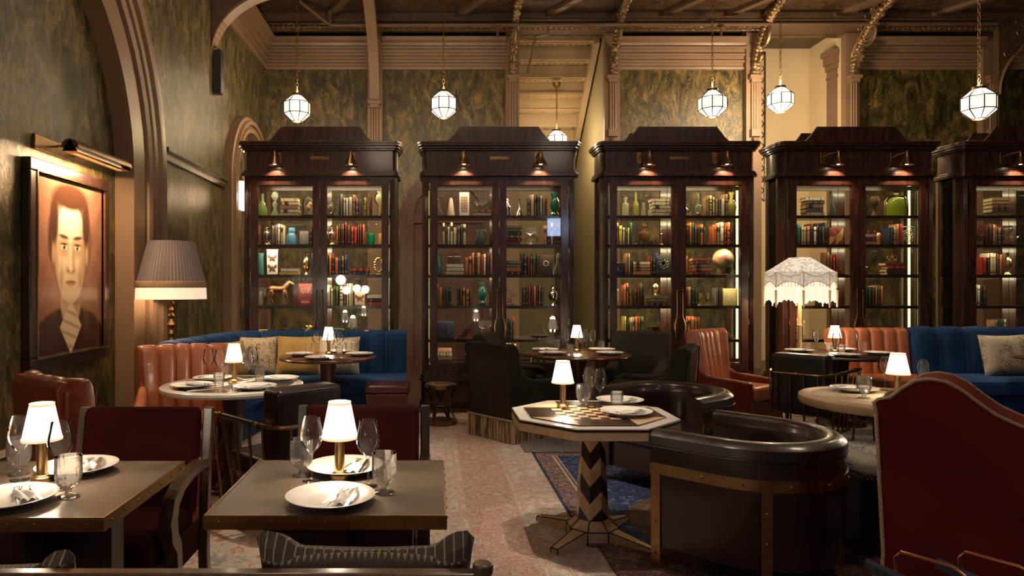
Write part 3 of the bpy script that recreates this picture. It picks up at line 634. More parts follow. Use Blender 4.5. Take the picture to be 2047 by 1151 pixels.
def gooseneck(x, y, z, label, tilt):
    t = thing('gooseneck_lamp', label, 'lamp', (x, y, z), 0, 'brass bell lamps on the bookcase friezes')
    obj('wall_plate', MB().box(-.028, -.012, -.07, .028, 0, .07), M['brass_old'], t, bevel=.004)
    n = len(t.children)
    obj('arm', MB().tube([(0, -.01, .01), (tilt*.3, -.06, .035), (tilt, -.12, .055)], .007, 7).ball((tilt, -.12, .055), .014, n=8), M['brass_old'], t)
    obj('bell_shade', MB().lathe([(.012, .055), (.022, .03), (.026, .0), (.038, -.03), (.05, -.05), (.072, -.095), (.078, -.105), (.07, -.10), (.045, -.055), (.0, -.01)], 18, (tilt, -.12, 0)), M['brass_old'], t)
    obj('bulb', MB().ball((tilt, -.12, -.075), .026, n=10), M['bulb'], t)
    lamp('spot', 'SPOT', (tilt, -.12, -.09), 95, (1, .70, .42), (R(14), 0, 0), t, spot_size=R(105), spot_blend=.7, shadow_soft_size=.02)
    return t
CABS = []
for i, x in enumerate(CABX):
    t = thing('glazed_bookcase', CABL[i], 'bookcase', (x, YF, 0), 0, 'row of glazed bookcases')
    if i == 0:
        obj('carcass', CP['body'], M['wood'], t, bevel=.004, seg=1); obj('crest', CP['crest'], M['wood'], t); obj('crest', CP['crest2'], M['wood'], t)
        for z in ROWZ[:-1]: obj('shelf', CP['shelf'], M['wood'], t, loc=(0, 0, z))
        obj('side_glass', CP['side_glass'], M['glass'], t); obj('side_glass', mirror_mb(CP['side_glass']), M['glass'], t)
        for dm, gm, hm, nm in ((CP['door'], CP['pane'], CP['handle'], CP['hinge']),):
            for fl in (0, 1):
                q = (lambda a: mirror_mb(a)) if fl else (lambda a: a)
                d = obj('door', q(dm), M['wood'], t); obj('pane', q(gm), M['glass'], d)
                hh = MB(); hh.v = [(a-.035, b, c) for a, b, c in hm.v]; hh.f = hm.f; hh.m = hm.m; hh.s = hm.s
                obj('handle', q(hh), M['brass_old'], d); obj('hinge', q(nm), M['brass_old'], d)
                d = obj('rear_door', backed(q(dm)), M['wood'], t); obj('rear_pane', backed(q(gm)), M['rearglass'], d)
        obj('name_plate', MB().prism([(-.12, -.0), (-.105, -.02), (.105, -.02), (.12, 0), (.105, .02), (-.105, .02)], -.008, 0, 'y'), M['brass_old'], t, loc=(0, 0, 3.0))
        for sx in (-.905, .905): obj('led_strip', MB().box(sx*.948-.013, .350, .56, sx*.948+.013, .356, 2.66), M['led'], t)
        proto = t
    else:
        bpy.data.objects.remove(t); t = copy_thing(proto, CABL[i], (x, YF, 0), 0, 'row of glazed bookcases')
    CABS.append(t)
    side = ['nearer the green wall', 'farther from the green wall']
    for k, dx in enumerate([(-.485, .405), (-.43, .44), (-.48, .43), (-.43, .41), (-.43, .44)][i]):
        gooseneck(x+dx, YF, 3.0, 'brass bell lamp on the %s, %s' % (CABN[i], side[k]), [[-.03, -.02], [0, .04], [.09, .10], [.12, .09], [.12, .1]][i][k])
for i, x in enumerate(CABX):                     # area lights added under each shelf to light the cases evenly
    for k, z in enumerate([2.66]+[z-.04 for z in ROWZ[:5]]):
        lamp('shelf_fill_light', 'AREA', (x, YF+.055, z), [5.2, 1.9, 4.4, 2.8, 2.8][i], (1, .80, .50) if i < 2 else (1, .84, .46), (R(42), 0, 0), shape='RECTANGLE', size=1.5, size_y=.02)
# ---------------------------------------------------------------- books
PAL = {'dark brown': (.06,.028,.016), 'black': (.015,.013,.013), 'navy': (.015,.03,.08), 'dark red': (.16,.018,.012), 'maroon': (.09,.012,.012), 'brown': (.14,.06,.028), 'tan': (.36,.2,.1),
 'cream': (.66,.54,.36), 'ivory': (.75,.67,.52), 'pink': (.5,.24,.17), 'orange': (.5,.13,.04), 'scarlet': (.5,.035,.02), 'dark green': (.02,.06,.03), 'green': (.10,.16,.05), 'yellow': (.62,.48,.10), 'teal': (.01,.15,.17), 'grey': (.14,.13,.12), 'blue': (.03,.09,.22)}
BM = {k: mat(k.replace(' ', '_')+'_cloth', v, .55, 0, tuple(a*.7 for a in v), 20) for k, v in PAL.items()}
M['pages'] = mat('book_pages', (.62,.5,.33), .8); M['gold'] = mat('gold_tooling', (.5,.33,.12), .35, .7)
M['bookblack'] = mat('black_title_label', (.012,.01,.01), .5)
SETS = {'l': ['ivory', 'cream', 'ivory', 'tan', 'cream', 'pink', 'grey'], 'd': ['dark brown', 'black', 'navy', 'dark red', 'maroon', 'brown', 'orange', 'dark green', 'tan', 'grey'], 'w': ['brown', 'scarlet', 'cream', 'pink', 'dark brown', 'orange', 'maroon', 'tan', 'ivory', 'navy'],
 'g': ['dark green', 'green', 'tan', 'yellow', 'cream', 'brown', 'orange'], 'y': ['yellow', 'yellow', 'ivory'], 'r': ['dark red', 'scarlet', 'maroon', 'dark brown', 'brown'], 'm': ['teal', 'yellow', 'ivory', 'pink', 'maroon', 'ivory', 'black', 'navy', 'brown', 'black', 'ivory', 'dark red']}
ORD = 'first second third fourth fifth sixth seventh eighth ninth tenth eleventh twelfth thirteenth fourteenth fifteenth sixteenth seventeenth eighteenth nineteenth twentieth twenty-first twenty-second twenty-third twenty-fourth twenty-fifth twenty-sixth twenty-seventh twenty-eighth'.split()
ROWN = ['top', 'second', 'third', 'fourth', 'fifth', 'bottom']
def book_mesh(w, h, d, style):
    m = MB(); t = .004                      # spine faces -Y, base at z=0, x from 0..w
    m.box(0, 0, 0, w, t*1.5, h, 0); m.box(0, 0, 0, t*.8, d, h, 0); m.box(w-t*.8, 0, 0, w, d, h, 0); m.box(t*.8, t, .004, w-t*.8, d-.005, h-.006, 1)
    if style == 1:
        for z in (.12, .16, .78, .82): m.box(.002, -.0015, h*z, w-.002, 0, h*z+.004, 2)
    elif style == 2: m.box(.003, -.0015, h*.62, w-.003, 0, h*.84, 3); m.box(.004, -.002, h*.66, w-.004, -.001, h*.675, 2); m.box(.004, -.002, h*.78, w-.004, -.001, h*.795, 2)
    elif style == 3:
        for k in range(5): m.box(.004, -.0015, h*(.12+.17*k), w-.004, 0, h*(.12+.17*k)+.012, 3 if k % 2 else 2)
    return m
NB = [0]
def put_book(cn, x, y, z, w, h, d, col, tilt, label, group, flat=False, rz=0):
    m = book_mesh(w, h, d, random.choice([0, 1, 1, 2, 3]))
    if flat: m.rot(R(-90), 'Y'); m.mv((h, 0, 0))          # lie down: spine long edge still to the front
    o = obj('book', m, [BM[col], M['pages'], M['gold'], M['bookblack']], loc=(x, y, z), rot=(0, R(tilt), R(rz)))
    tag(o, label, 'book', group); NB[0] += 1
def uniq():
    seen = {}
    for o in COL.objects:
        l = o.get('label')
        if l and o.parent is None and o.get('category') != 'book':
            if l in seen: o['label'] = l+', the farther one'
            seen[l] = 1
# ---------------------------------------------------------------- shelf curios
def gm(name, tint, body=.3, gloss=.2): 
    k = 'tint_'+name
    if k not in M: M[k] = glassmat(k, tint, gloss, body, tuple(min(1, a*1.1) for a in tint))
    return M[k]
def curio(kind, x, y, z, cab, row):
    where = 'on the %s shelf of the %s' % (ROWN[row], CABN[cab])
    def L(prof, mt, name, lab, cat, n=18, rib=None, sc=1):
        o = obj(name, MB().lathe([(r*sc, h*sc) for r, h in prof], n, (0,0,0), rib=rib, cap=1), mt, loc=(x, y+.06, z)); return tag(o, '%s %s' % (lab, where), cat)
    rib = lambda a, zz: .05*sin(a*12)
    G = lambda n_, t_, b=.3: gm(n_, t_, b)
    if kind == 'greenbottle': return L([(.0,.0),(.055,.005),(.06,.03),(.058,.10),(.02,.19),(.014,.21),(.014,.28),(.017,.285)], G('green', (.55,.75,.3)), 'glass_bottle', 'green long-necked glass bottle', 'bottle')
    if kind == 'hourvase': return L([(.0,0),(.06,.0),(.055,.03),(.02,.09),(.018,.11),(.035,.15),(.03,.17),(.015,.19),(.03,.22),(.045,.25),(.04,.29),(.02,.31)], G('pale', (.8,.85,.7), .25), 'swirl_vase', 'pale swirled hourglass shaped vase', 'vase', rib=rib)
    if kind == 'cloche':
        t = thing('bell_jar', 'glass bell jar over a dried specimen %s' % where, 'bell jar', (x, y, z))
        obj('base', MB().cyl(0, 0, 0, .012, .085), M['wooddark'], t); obj('dome', MB().lathe([(.078, .012), (.078, .16), (.07, .20), (.045, .235), (.0, .25)], 20, cap=0), M['crystal'], t)
        obj('specimen', MB().tube([(0, 0, .012), (.01, 0, .06), (-.01, 0, .10)], .006, 6).ball((.0, 0, .11), .028, n=8, sz=1.5).ball((.02, 0, .15), .022, n=8, sz=1.4), mat('dried_specimen', (.35,.22,.08), .8), t); return t
    if kind == 'orb':
        t = thing('orb_flask', 'round glass flask in brass ring %s' % where, 'flask', (x, y, z))
        obj('flask', MB().lathe([(.001,.03),(.03,.036),(.05,.065),(.055,.09),(.05,.12),(.03,.145),(.012,.16),(.012,.29),(.016,.295)], 18), G('clear', (.85,.85,.7), .12), t)
        obj('stand', MB().lathe([(.045, 0), (.045, .012), (.02, .02), (.02, .035), (.0, .035)], 16), M['brass_old'], t); return t
    if kind == 'goblet': return L([(.0,0),(.06,.0),(.055,.02),(.025,.04),(.025,.13),(.03,.15),(.055,.17),(.07,.21),(.065,.26),(.04,.29),(.05,.31)], G('limeclear', (.85,.85,.6), .3), 'ribbed_goblet', 'tall ribbed pale glass goblet', 'vase', 24, rib)
    if kind == 'bluevase': return L([(.0,0),(.055,0),(.06,.03),(.06,.11),(.045,.14),(.03,.155),(.045,.18),(.04,.21),(.04,.215)], G('blue', (.25,.6,.9), .45), 'blue_vase', 'bright blue knobbly glass vase', 'vase', 20, lambda a, zz: .08*sin(a*6)*sin(zz*60))
    if kind == 'tealvase': return L([(.0,0),(.04,0),(.04,.1),(.032,.22),(.038,.27)], G('teal', (.2,.6,.55), .4), 'teal_vase', 'slender teal glass vase', 'vase')
    if kind == 'bluebottle': return L([(.0,0),(.05,0),(.052,.1),(.04,.14),(.02,.18),(.018,.24),(.03,.25),(.02,.27),(.0,.29)], G('dkteal', (.15,.4,.42), .3), 'soda_siphon', 'dark blue glass siphon bottle', 'bottle')
    if kind == 'urn': return L([(.0,0),(.045,.0),(.03,.02),(.015,.04),(.04,.07),(.055,.12),(.05,.16),(.02,.19),(.03,.21),(.02,.235),(.0,.26)], M['silver'], 'lidded_urn', 'shiny silver lidded urn', 'urn')
    if kind == 'goldurn': return L([(.0,0),(.04,.0),(.03,.02),(.013,.04),(.035,.08),(.045,.13),(.03,.2),(.012,.23),(.02,.26),(.0,.28)], M['brass'], 'brass_urn', 'ribbed polished brass urn', 'urn', 20, rib)
    if kind == 'greenjar': return L([(.0,0),(.045,.0),(.045,.13),(.04,.135),(.012,.145),(.012,.155),(.0,.165)], G('emerald', (.02,.5,.25), .5), 'lidded_jar', 'emerald green diamond cut lidded jar', 'jar', 20, lambda a, zz: .05*sin(a*9+zz*160))
    if kind == 'goldjar': return L([(.0,0),(.045,.0),(.048,.14),(.045,.145)], G('amber', (.75,.5,.2), .55), 'amber_tumbler', 'amber glass tumbler', 'tumbler')
    if kind == 'ambervase': return L([(.0,0),(.05,.0),(.045,.2),(.04,.225)], G('orange', (.8,.42,.12), .6), 'amber_vase', 'textured orange amber vase', 'vase', 24, lambda a, zz: .05*sin(a*11+zz*120))
    if kind == 'cone': return L([(.0,0),(.05,.0),(.02,.22),(.0,.24)], mat('pale_cone', (.75,.55,.4), .6), 'plaster_cone', 'pale pink pointed plaster cone', 'ornament')
    if kind == 'decanter': return L([(.0,0),(.06,.0),(.06,.04),(.03,.12),(.014,.16),(.014,.22),(.025,.23),(.018,.25),(.0,.28)], M['cut'], 'crystal_decanter', 'cut crystal decanter with stopper', 'decanter', 14, rib)
    if kind == 'golddecanter': return L([(.0,0),(.07,.0),(.07,.04),(.03,.11),(.016,.15),(.025,.17),(.016,.19),(.03,.23),(.0,.25)], G('golden', (.75,.6,.25), .4), 'golden_decanter', 'golden glass decanter with knopped neck', 'decanter', 16, rib)
    if kind == 'darkdecanter': return L([(.0,0),(.05,.0),(.035,.12),(.015,.18),(.014,.22),(.022,.24),(.012,.28),(.0,.30)], G('smoke', (.25,.3,.3), .25), 'smoked_decanter', 'tall smoky glass decanter', 'decanter', 10, rib)
    if kind == 'amberdec': return L([(.0,0),(.055,.0),(.07,.05),(.06,.10),(.02,.13),(.018,.17),(.04,.18),(.03,.21),(.0,.24)], G('brownglass', (.3,.14,.05), .35), 'brown_decanter', 'brown glass decanter with stopper', 'decanter', 12, rib)
    if kind == 'bottle': return tag(L([(.0,0),(.045,.0),(.045,.15),(.04,.165),(.018,.18),(.018,.21),(.026,.215),(.024,.24),(.0,.25)], G('yellowclear', (.9,.85,.6), .25), 'apothecary_bottle', 'square shouldered apothecary bottle', 'bottle', 16), 'large clear apothecary bottle %s' % where, 'bottle')
    if kind == 'tallbottle': return L([(.0,0),(.035,.0),(.035,.16),(.015,.2),(.014,.29),(.018,.3)], G('olive', (.5,.5,.12), .4), 'tall_bottle', 'tall olive glass bottle', 'bottle')
    if kind == 'smallbottle': return L([(.0,0),(.032,.0),(.032,.10),(.012,.12),(.012,.15),(.022,.155),(.02,.175),(.0,.18)], G('clear2', (.85,.85,.75), .2), 'stoppered_bottle', 'small stoppered clear bottle', 'bottle')
    if kind == 'bowl': return L([(.0,.0),(.04,.0),(.04,.01),(.02,.02),(.05,.04),(.085,.075),(.10,.11),(.095,.11),(.08,.08),(.04,.045),(.0,.04)], M['cut'], 'glass_bowl', 'scalloped cut glass bowl', 'bowl', 20, lambda a, zz: .06*sin(a*7))
    if kind == 'shaker': return L([(.0,0),(.045,.0),(.05,.10),(.04,.15),(.02,.18),(.022,.21),(.012,.24),(.0,.25)], M['silver'], 'cocktail_shaker', 'polished silver cocktail shaker', 'shaker')
    if kind == 'bell': return L([(.05,0),(.048,.02),(.02,.10),(.008,.12),(.008,.2),(.014,.215),(.0,.225)], M['silver'], 'hand_bell', 'silver hand bell with tall handle', 'bell')
    if kind == 'greenvase': return L([(.0,0),(.045,.0),(.055,.03),(.03,.06),(.065,.13),(.05,.2),(.03,.24),(.055,.29)], G('deepteal', (.08,.35,.28), .4), 'flared_vase', 'dark green flared glass vase', 'vase', 18, rib)
    if kind == 'cutbowls': return L([(.0,0),(.05,.0),(.06,.02),(.08,.06),(.075,.10),(.03,.12),(.07,.14),(.085,.19),(.08,.22)], M['cut'], 'cut_glass_jar', 'heavy cut glass jar on a foot', 'jar', 20, rib)
    if kind == 'pitcher':
        t = L([(.0,0),(.05,.0),(.065,.05),(.055,.11),(.035,.15),(.045,.2)], G('smoke', (.25,.3,.3), .25), 'glass_pitcher', 'smoky glass pitcher with looped handle', 'pitcher')
        obj('handle', MB().tube([(.055,0,.05),(.095,0,.09),(.10,0,.15),(.06,0,.19),(.042,0,.185)], .007, 6), G('smoke', (.25,.3,.3), .25), t); return t
    if kind == 'redpitcher':
        t = L([(.0,0),(.06,.0),(.05,.03),(.05,.1),(.03,.15),(.04,.18)], M['copper'], 'copper_pitcher', 'copper pitcher with looped handle', 'pitcher')
        obj('handle', MB().tube([(.05,0,.04),(.085,0,.10),(.07,0,.17),(.04,0,.165)], .006, 6), M['copper'], t); return t
    if kind == 'cakestand':
        return L([(.0,.0),(.055,.0),(.05,.02),(.02,.05),(.025,.08),(.015,.10),(.09,.11),(.09,.12),(.07,.12),(.07,.15),(.04,.18),(.015,.2),(.02,.215),(.0,.235)], M['cut'], 'cake_stand', 'domed glass cake stand', 'cake stand', 20, rib)
    if kind == 'candlestick': return L([(.0,0),(.035,.0),(.03,.01),(.01,.03),(.015,.05),(.008,.07),(.008,.13),(.016,.14),(.01,.16),(.02,.19),(.018,.2)], M['brass'], 'candlestick', 'turned brass candlestick', 'candlestick')
    if kind == 'trophy':
        t = L([(.0,0),(.03,.0),(.02,.02),(.01,.06),(.03,.08),(.09,.11),(.10,.15),(.095,.15),(.0,.10)], M['brass'], 'trophy_bowl', 'wide handled brass trophy bowl', 'trophy')
        for s in (-1, 1): obj('handle', MB().tube([(s*.08,0,.11),(s*.12,0,.14),(s*.125,0,.19),(s*.10,0,.205),(s*.09,0,.18)], .006, 6), M['brass'], t)
        return t
    if kind == 'goldcup':
        t = L([(.0,0),(.035,.0),(.012,.03),(.03,.05),(.045,.08),(.045,.12),(.03,.15)], M['brass'], 'lidded_cup', 'small brass cup with handle', 'cup')
        obj('handle', MB().tube([(.04,0,.06),(.07,0,.08),(.065,0,.12),(.04,0,.12)], .005, 6), M['brass'], t); return t
    if kind == 'goblets': return L([(.0,0),(.03,.0),(.008,.02),(.008,.05),(.03,.07),(.035,.11),(.028,.15)], M['brass'], 'brass_goblet', 'little brass goblet', 'goblet')
    if kind == 'teapot':
        t = L([(.0,0),(.035,.0),(.03,.02),(.055,.05),(.055,.09),(.03,.12),(.012,.14),(.0,.155)], M['silver'], 'silver_coffee_pot', 'curvy silver coffee pot', 'coffee pot')
        obj('spout', MB().tube([(.05,0,.05),(.08,0,.08),(.09,0,.14),(.105,0,.16)], [.012,.01,.008,.006], 6), M['silver'], t); return t
    if kind == 'goldvase': return L([(.0,0),(.04,.0),(.05,.05),(.06,.12),(.045,.18),(.02,.22),(.025,.27),(.045,.30)], G('goldvase', (.6,.5,.15), .7), 'golden_vase', 'tall golden baluster vase', 'vase')
    if kind == 'trophyhour': return L([(.0,0),(.04,.0),(.035,.02),(.008,.08),(.01,.1),(.05,.15),(.058,.2),(.055,.24),(.0,.26)], mat('dark_horn', (.06,.03,.015), .3), 'footed_cup', 'dark footed loving cup', 'cup')
    if kind == 'tumblerset': return L([(.0,0),(.035,.0),(.05,.16),(.055,.17)], G('goldwhite', (.75,.65,.3), .5), 'flared_tumbler', 'flared golden glass tumbler', 'tumbler', 20, rib)
    if kind == 'demijohn': return L([(.0,0),(.115,.0),(.125,.02),(.125,.15),(.12,.20),(.09,.245),(.04,.265),(.03,.27),(.03,.29),(.034,.295)], G('lime', (.55,.66,.10), .28), 'green_demijohn', 'big bubbly bright green glass demijohn', 'demijohn', 24, lambda a, zz: .02*sin(a*9+zz*50))
    if kind == 'hourglass':
        t = thing('hourglass', 'glass hourglass with dark caps %s' % where, 'hourglass', (x, y, z))
        obj('bulb', MB().lathe([(.04,.01),(.05,.04),(.04,.08),(.008,.115),(.04,.15),(.055,.19),(.045,.22)], 16), M['crystal'], t)
        obj('cap', MB().cyl(0,0,0,.012,.055).cyl(0,0,.22,.232,.06), M['wooddark'], t); return t
    if kind == 'coupe': return L([(.0,0),(.04,.0),(.006,.02),(.006,.06),(.05,.10),(.055,.115)], M['crystal'], 'coupe_glass', 'shallow footed coupe glass', 'glass')
    if kind == 'globe':
        t = thing('desk_globe', 'antique desk globe with pinkish lands %s' % where, 'globe', (x, y+.06, z))
        gmat = mat('antique_globe', (.42,.36,.2), .35, 0, (.34,.13,.09), 9, contrast=(.48,.53), coat=.3)
        obj('sphere', MB().ball((0,0,.20), .125, 0, 28), gmat, t); obj('stand', MB().lathe([(.0,0),(.06,0),(.05,.015),(.012,.03),(.012,.075)], 16), M['brass_old'], t)
        obj('meridian', MB().tube([(.132*cos(a*pi/10-pi/2), 0, .20+.132*sin(a*pi/10-pi/2)) for a in range(11)], .005, 5), M['brass'], t); return t
    if kind == 'horse':
        t = thing('horse_figure', 'carved brown wooden horse figure %s' % where, 'statue', (x, y, z))
        m = MB()
        def limb(p, r): m.tube([(a, b, c) for a, b, c in p], r, 9)
        limb([(-.115,0,.205),(-.10,0,.21),(-.05,0,.205),(.0,0,.198),(.05,0,.205),(.085,0,.215),(.095,0,.21)], [.012,.036,.042,.036,.040,.034,.012])
        limb([(.06,0,.215),(.095,0,.245),(.12,0,.275),(.135,0,.292)], [.036,.028,.020,.017])
        limb([(.12,0,.288),(.135,0,.292),(.16,0,.276),(.185,0,.258),(.19,0,.25)], [.010,.020,.016,.012,.006])
        for s in (-1, 1): limb([(.128, s*.008, .30),(.13, s*.011, .322)], [.006,.002])
        for s in (-1, 1):
            a = s*.012
            limb([(.075,s*.022,.20),(.082+a,s*.024,.135),(.078+a*2,s*.024,.10),(.086+a*2,s*.024,.045),(.094+a*2,s*.024,.014)], [.024,.014,.011,.008,.010])
            limb([(-.09,s*.024,.20),(-.075-a,s*.026,.145),(-.115-a*2,s*.026,.105),(-.102-a*3,s*.026,.045),(-.094-a*3,s*.026,.014)], [.032,.020,.011,.008,.010])
        obj('body', m, mat('carved_horse_wood', (.10,.035,.015), .4, 0, (.2,.075,.03), 14), t, sub=1)
        obj('tail', MB().tube([(-.115,0,.22),(-.145,0,.20),(-.155,0,.15),(-.148,0,.09)], [.010,.014,.012,.003], 7), M['wooddark'], t)
        obj('mane', MB().tube([(.062,0,.252),(.092,0,.278),(.118,0,.305)], [.006,.012,.006], 6), M['wooddark'], t)
        obj('base', MB().box(-.17,-.05,0,.16,.05,.010), M['wooddark'], t); return t
    if kind in ('butterfly', 'smallbutterfly'):
        big = kind == 'butterfly'; w, h = (.13, .30) if big else (.12, .17)
        t = thing('butterfly_frame', ('white mounted frame of two butterflies ' if big else 'small framed single butterfly ')+where, 'picture frame', (x, y+.04, z))
        obj('frame', MB().box(-w/2-.008, -.008, 0, w/2+.008, .012, h+.016), M['wooddark'], t); obj('board', MB().box(-w/2, -.012, .008, w/2, -.007, h+.008), M['porcelain'] if big else M['pages'], t)
        for k, zc in enumerate([.09, .21] if big else [.095]):
            b = MB()
            for s in (-1, 1):
                b.prism([(0, zc), (s*.05, zc+.045), (s*.056, zc+.01), (s*.02, zc-.006), (s*.04, zc-.035), (s*.022, zc-.045), (0, zc-.012)], -.018, -.014, 'y')
            b.tube([(0, -.017, zc-.03), (0, -.017, zc+.03)], .004, 5); obj('butterfly', b, mat('butterfly_wing', (.14,.06,.04), .6), t)
        return t
    if kind == 'whitecard':
        t = thing('shadow_box', 'white shadow box of small pink tiles %s' % where, 'picture frame', (x, y+.03, z))
        obj('board', MB().box(-.06, 0, 0, .06, .02, .30), M['porcelain'], t); g = MB()
        for i in range(6):
            for j in range(3): g.box(-.04+j*.028, -.004, .06+i*.032, -.018+j*.028, 0, .085+i*.032)
        obj('tiles', g, BM['pink'], t); return t
    if kind == 'box':
        t = thing('wooden_box', 'dark wooden box with a rounded lid %s' % where, 'box', (x, y, z)); obj('body', MB().box(-.075,0,0,.075,.12,.09), M['wooddark'], t, bevel=.004)
        obj('lid', MB().prism([(.06*cos(a*pi/8), .09+.03*sin(a*pi/8)) for a in range(9)], -.077, .077, 'x').mv((0,.06,0)), M['wooddark'], t); obj('clasp', MB().box(-.01,-.004,.07,.01,0,.10), M['brass'], t); return t
    if kind == 'goldbox': return tag(obj('gilt_box', MB().box(-.05,0,0,.05,.1,.11).box(-.053,-.003,.075,.053,.103,.082), mat('gilt_box_paint', (.5,.36,.12), .5), loc=(x, y, z), bevel=.003), 'yellow gilt box %s' % where, 'box')
    if kind == 'redbox': return tag(obj('red_box', MB().box(-.11,0,0,.11,.12,.09).box(-.113,-.003,.06,.113,.123,.067), mat('red_box_paint', (.4,.03,.02), .5), loc=(x, y, z), bevel=.003), 'flat bright red box %s' % where, 'box')
    if kind == 'case':
        t = thing('instrument_case', 'black hard case with a carrying handle %s' % where, 'case', (x, y, z)); obj('body', MB().box(-.10,0,0,.10,.14,.15), M['blackleather'], t, bevel=.008); 
        obj('handle', MB().tube([(-.05,-.005,.15),(-.05,-.01,.185),(.04,-.01,.19),(.05,-.005,.15)], .006, 6), M['steel'], t); obj('clasp', MB().box(-.08,-.006,.05,.08,0,.055).box(-.02,-.008,.06,.02,0,.10), M['steel'], t); return t
    if kind == 'navycase':
        t = thing('navy_case', 'navy travel case with brass clasp %s' % where, 'case', (x, y, z)); obj('body', MB().box(-.13,0,0,.13,.16,.21), mat('navy_case_cloth', (.03,.04,.07), .6), t, bevel=.008)
        obj('clasp', MB().tube([(.05,-.008,.05),(.055,-.008,.10),(.045,-.008,.16)], .008, 6), M['brass'], t); return t
    if kind == 'ornate':
        t = thing('ornate_book', 'face-out dark book with a red medallion cover %s' % where, 'book', (x, y+.02, z)); obj('cover', MB().box(-.085,0,0,.085,.03,.24), BM['black'], t)
        g = MB()
        for q in range(8): g.tube([(.045*cos(q*pi/4)+.02*cos(a), -.003, .145+.045*sin(q*pi/4)+.02*sin(a)) for a in [k*pi/4 for k in range(8)]], .003, 4, closed=True)
        for q in range(7): g.box(-.065+q*.02, -.003, .03, -.053+q*.02, 0, .05)
        obj('tooling', g, M['silver'], t); obj('medallion', MB().lathe([(.0,-.006),(.02,-.004),(.024,0)], 18).rot(R(90), 'X').mv((0,0,.145)), BM['scarlet'], t); return t
    if kind == 'framedbook':
        t = thing('seal_book', 'brown face-out book with cream seal %s' % where, 'book', (x, y+.02, z)); obj('cover', MB().box(-.085,0,0,.085,.03,.25), BM['dark brown'], t)
        obj('seal', MB().tube([(.03*cos(k*pi/8), -.003, .14+.03*sin(k*pi/8)) for k in range(16)], .006, 5, closed=True), BM['ivory'], t); return t
    if kind == 'redbook':
        t = thing('embossed_red_book', 'face-out red book with embossed lettering band %s' % where, 'book', (x, y+.01, z)); obj('cover', MB().box(-.08,0,0,.08,.03,.27), BM['dark red'], t)
        g = MB()
        for q, s in enumerate((( -.05,-.02),( -.01,.02),(.03,.055))): g.tube([(s[0], -.003, .16),(s[0]+.01,-.003,.22),(s[1],-.003,.19),(s[0]+.01,-.003,.18),(s[1]+.01,-.003,.15)], .004, 4)
        g.box(-.05,-.003,.03,.05,0,.06); obj('tooling', g, BM['pink'], t); return t
    if kind == 'patbox':
        t = tag(obj('patterned_box', MB().box(-.09,0,0,.09,.10,.21), speckle('gold_dotted_paper', (.62,.5,.22), (.4,.18,.05), 45, -.3, -.15), loc=(x, y, z), bevel=.003), 'yellow dotted keepsake box %s' % where, 'box'); return t
    if kind == 'redpat':
        t = thing('geometric_red_box', 'crimson box with a diamond line pattern %s' % where, 'box', (x, y, z)); obj('body', MB().box(-.085,0,0,.085,.12,.21), BM['dark red'], t); g = MB()
        for q in (.03, .055, .08):
            for s in (-1, 1): g.tube([(0, -.002, .105+s*q*1.2), (q, -.002, .105), (0, -.002, .105-s*q*1.2)], .002, 4); g.tube([(s*.085, -.002, .105+q*1.2), (s*(.085-q), -.002, .105), (s*.085, -.002, .105-q*1.2)], .002, 4)
        obj('line', g, M['gold'], t); return t
    if kind == 'filigree':
        g = MB()
        for k in range(26):
            a = k*2.4; r = .012*sqrt(k); cx, cz = .7*r*cos(a)*1.4, .115+r*sin(a)*1.4
            g.tube([(cx+.016*cos(b*pi/3), 0, cz+.016*sin(b*pi/3)) for b in range(6)], .0035, 4, closed=True)
        g.box(-.08,-.004,0,.08,.004,.012).box(-.08,-.004,.218,.08,.004,.23).box(-.08,-.004,0,-.07,.004,.23).box(.07,-.004,0,.08,.004,.23)
        return tag(obj('filigree_panel', g, mat('grey_filigree', (.3,.28,.25), .4, .5), loc=(x, y, z)), 'small scrolled metal filigree panel %s' % where, 'ornament')
    if kind == 'wreath':
        g = MB()
        for k in range(16): a = k*pi/8; g.ball((.05*cos(a), 0, .12+.085*sin(a)), .017, n=7)
        g.box(-.03,-.02,0,.03,.02,.02).tube([(0,0,.02),(0,0,.04)], .008, 6); return tag(obj('brass_wreath', g, M['brass'], loc=(x, y, z)), 'oval brass wreath on a foot %s' % where, 'ornament')
    if kind == 'gears':
        t = thing('brass_mechanism', 'small clockwork mechanism with two dials %s' % where, 'instrument', (x, y, z)); g = MB()
        for cx in (-.035, .035): g.tube([(cx+.024*cos(b*pi/6), -.005, .06+.024*sin(b*pi/6)) for b in range(12)], .005, 5, closed=True); 
        g.box(-.08,0,0,.08,.05,.02).box(-.004,0,.02,.004,.01,.10); obj('movement', g, M['brass_old'], t); return t
    if kind == 'tray': return tag(obj('silver_tray', MB().lathe([(.0,.02),(.1,.02),(.13,.04),(.135,.045)], 24).tube([(-.1,0,.04),(-.05,0,.13),(.05,0,.13),(.1,0,.04)], .004, 5).cyl(0,0,0,.02,.05), M['silver'], loc=(x, y, z)), 'silver basket tray with a hoop handle %s' % where, 'tray')
    if kind == 'miniframe': return tag(obj('small_frame', MB().box(-.07,0,0,.07,.015,.19).box(-.055,-.003,.015,.055,0,.175,1), [M['wooddark'], BM['grey']], loc=(x, y+.05, z)), 'small dark framed picture %s' % where, 'picture frame')
    raise KeyError(kind)
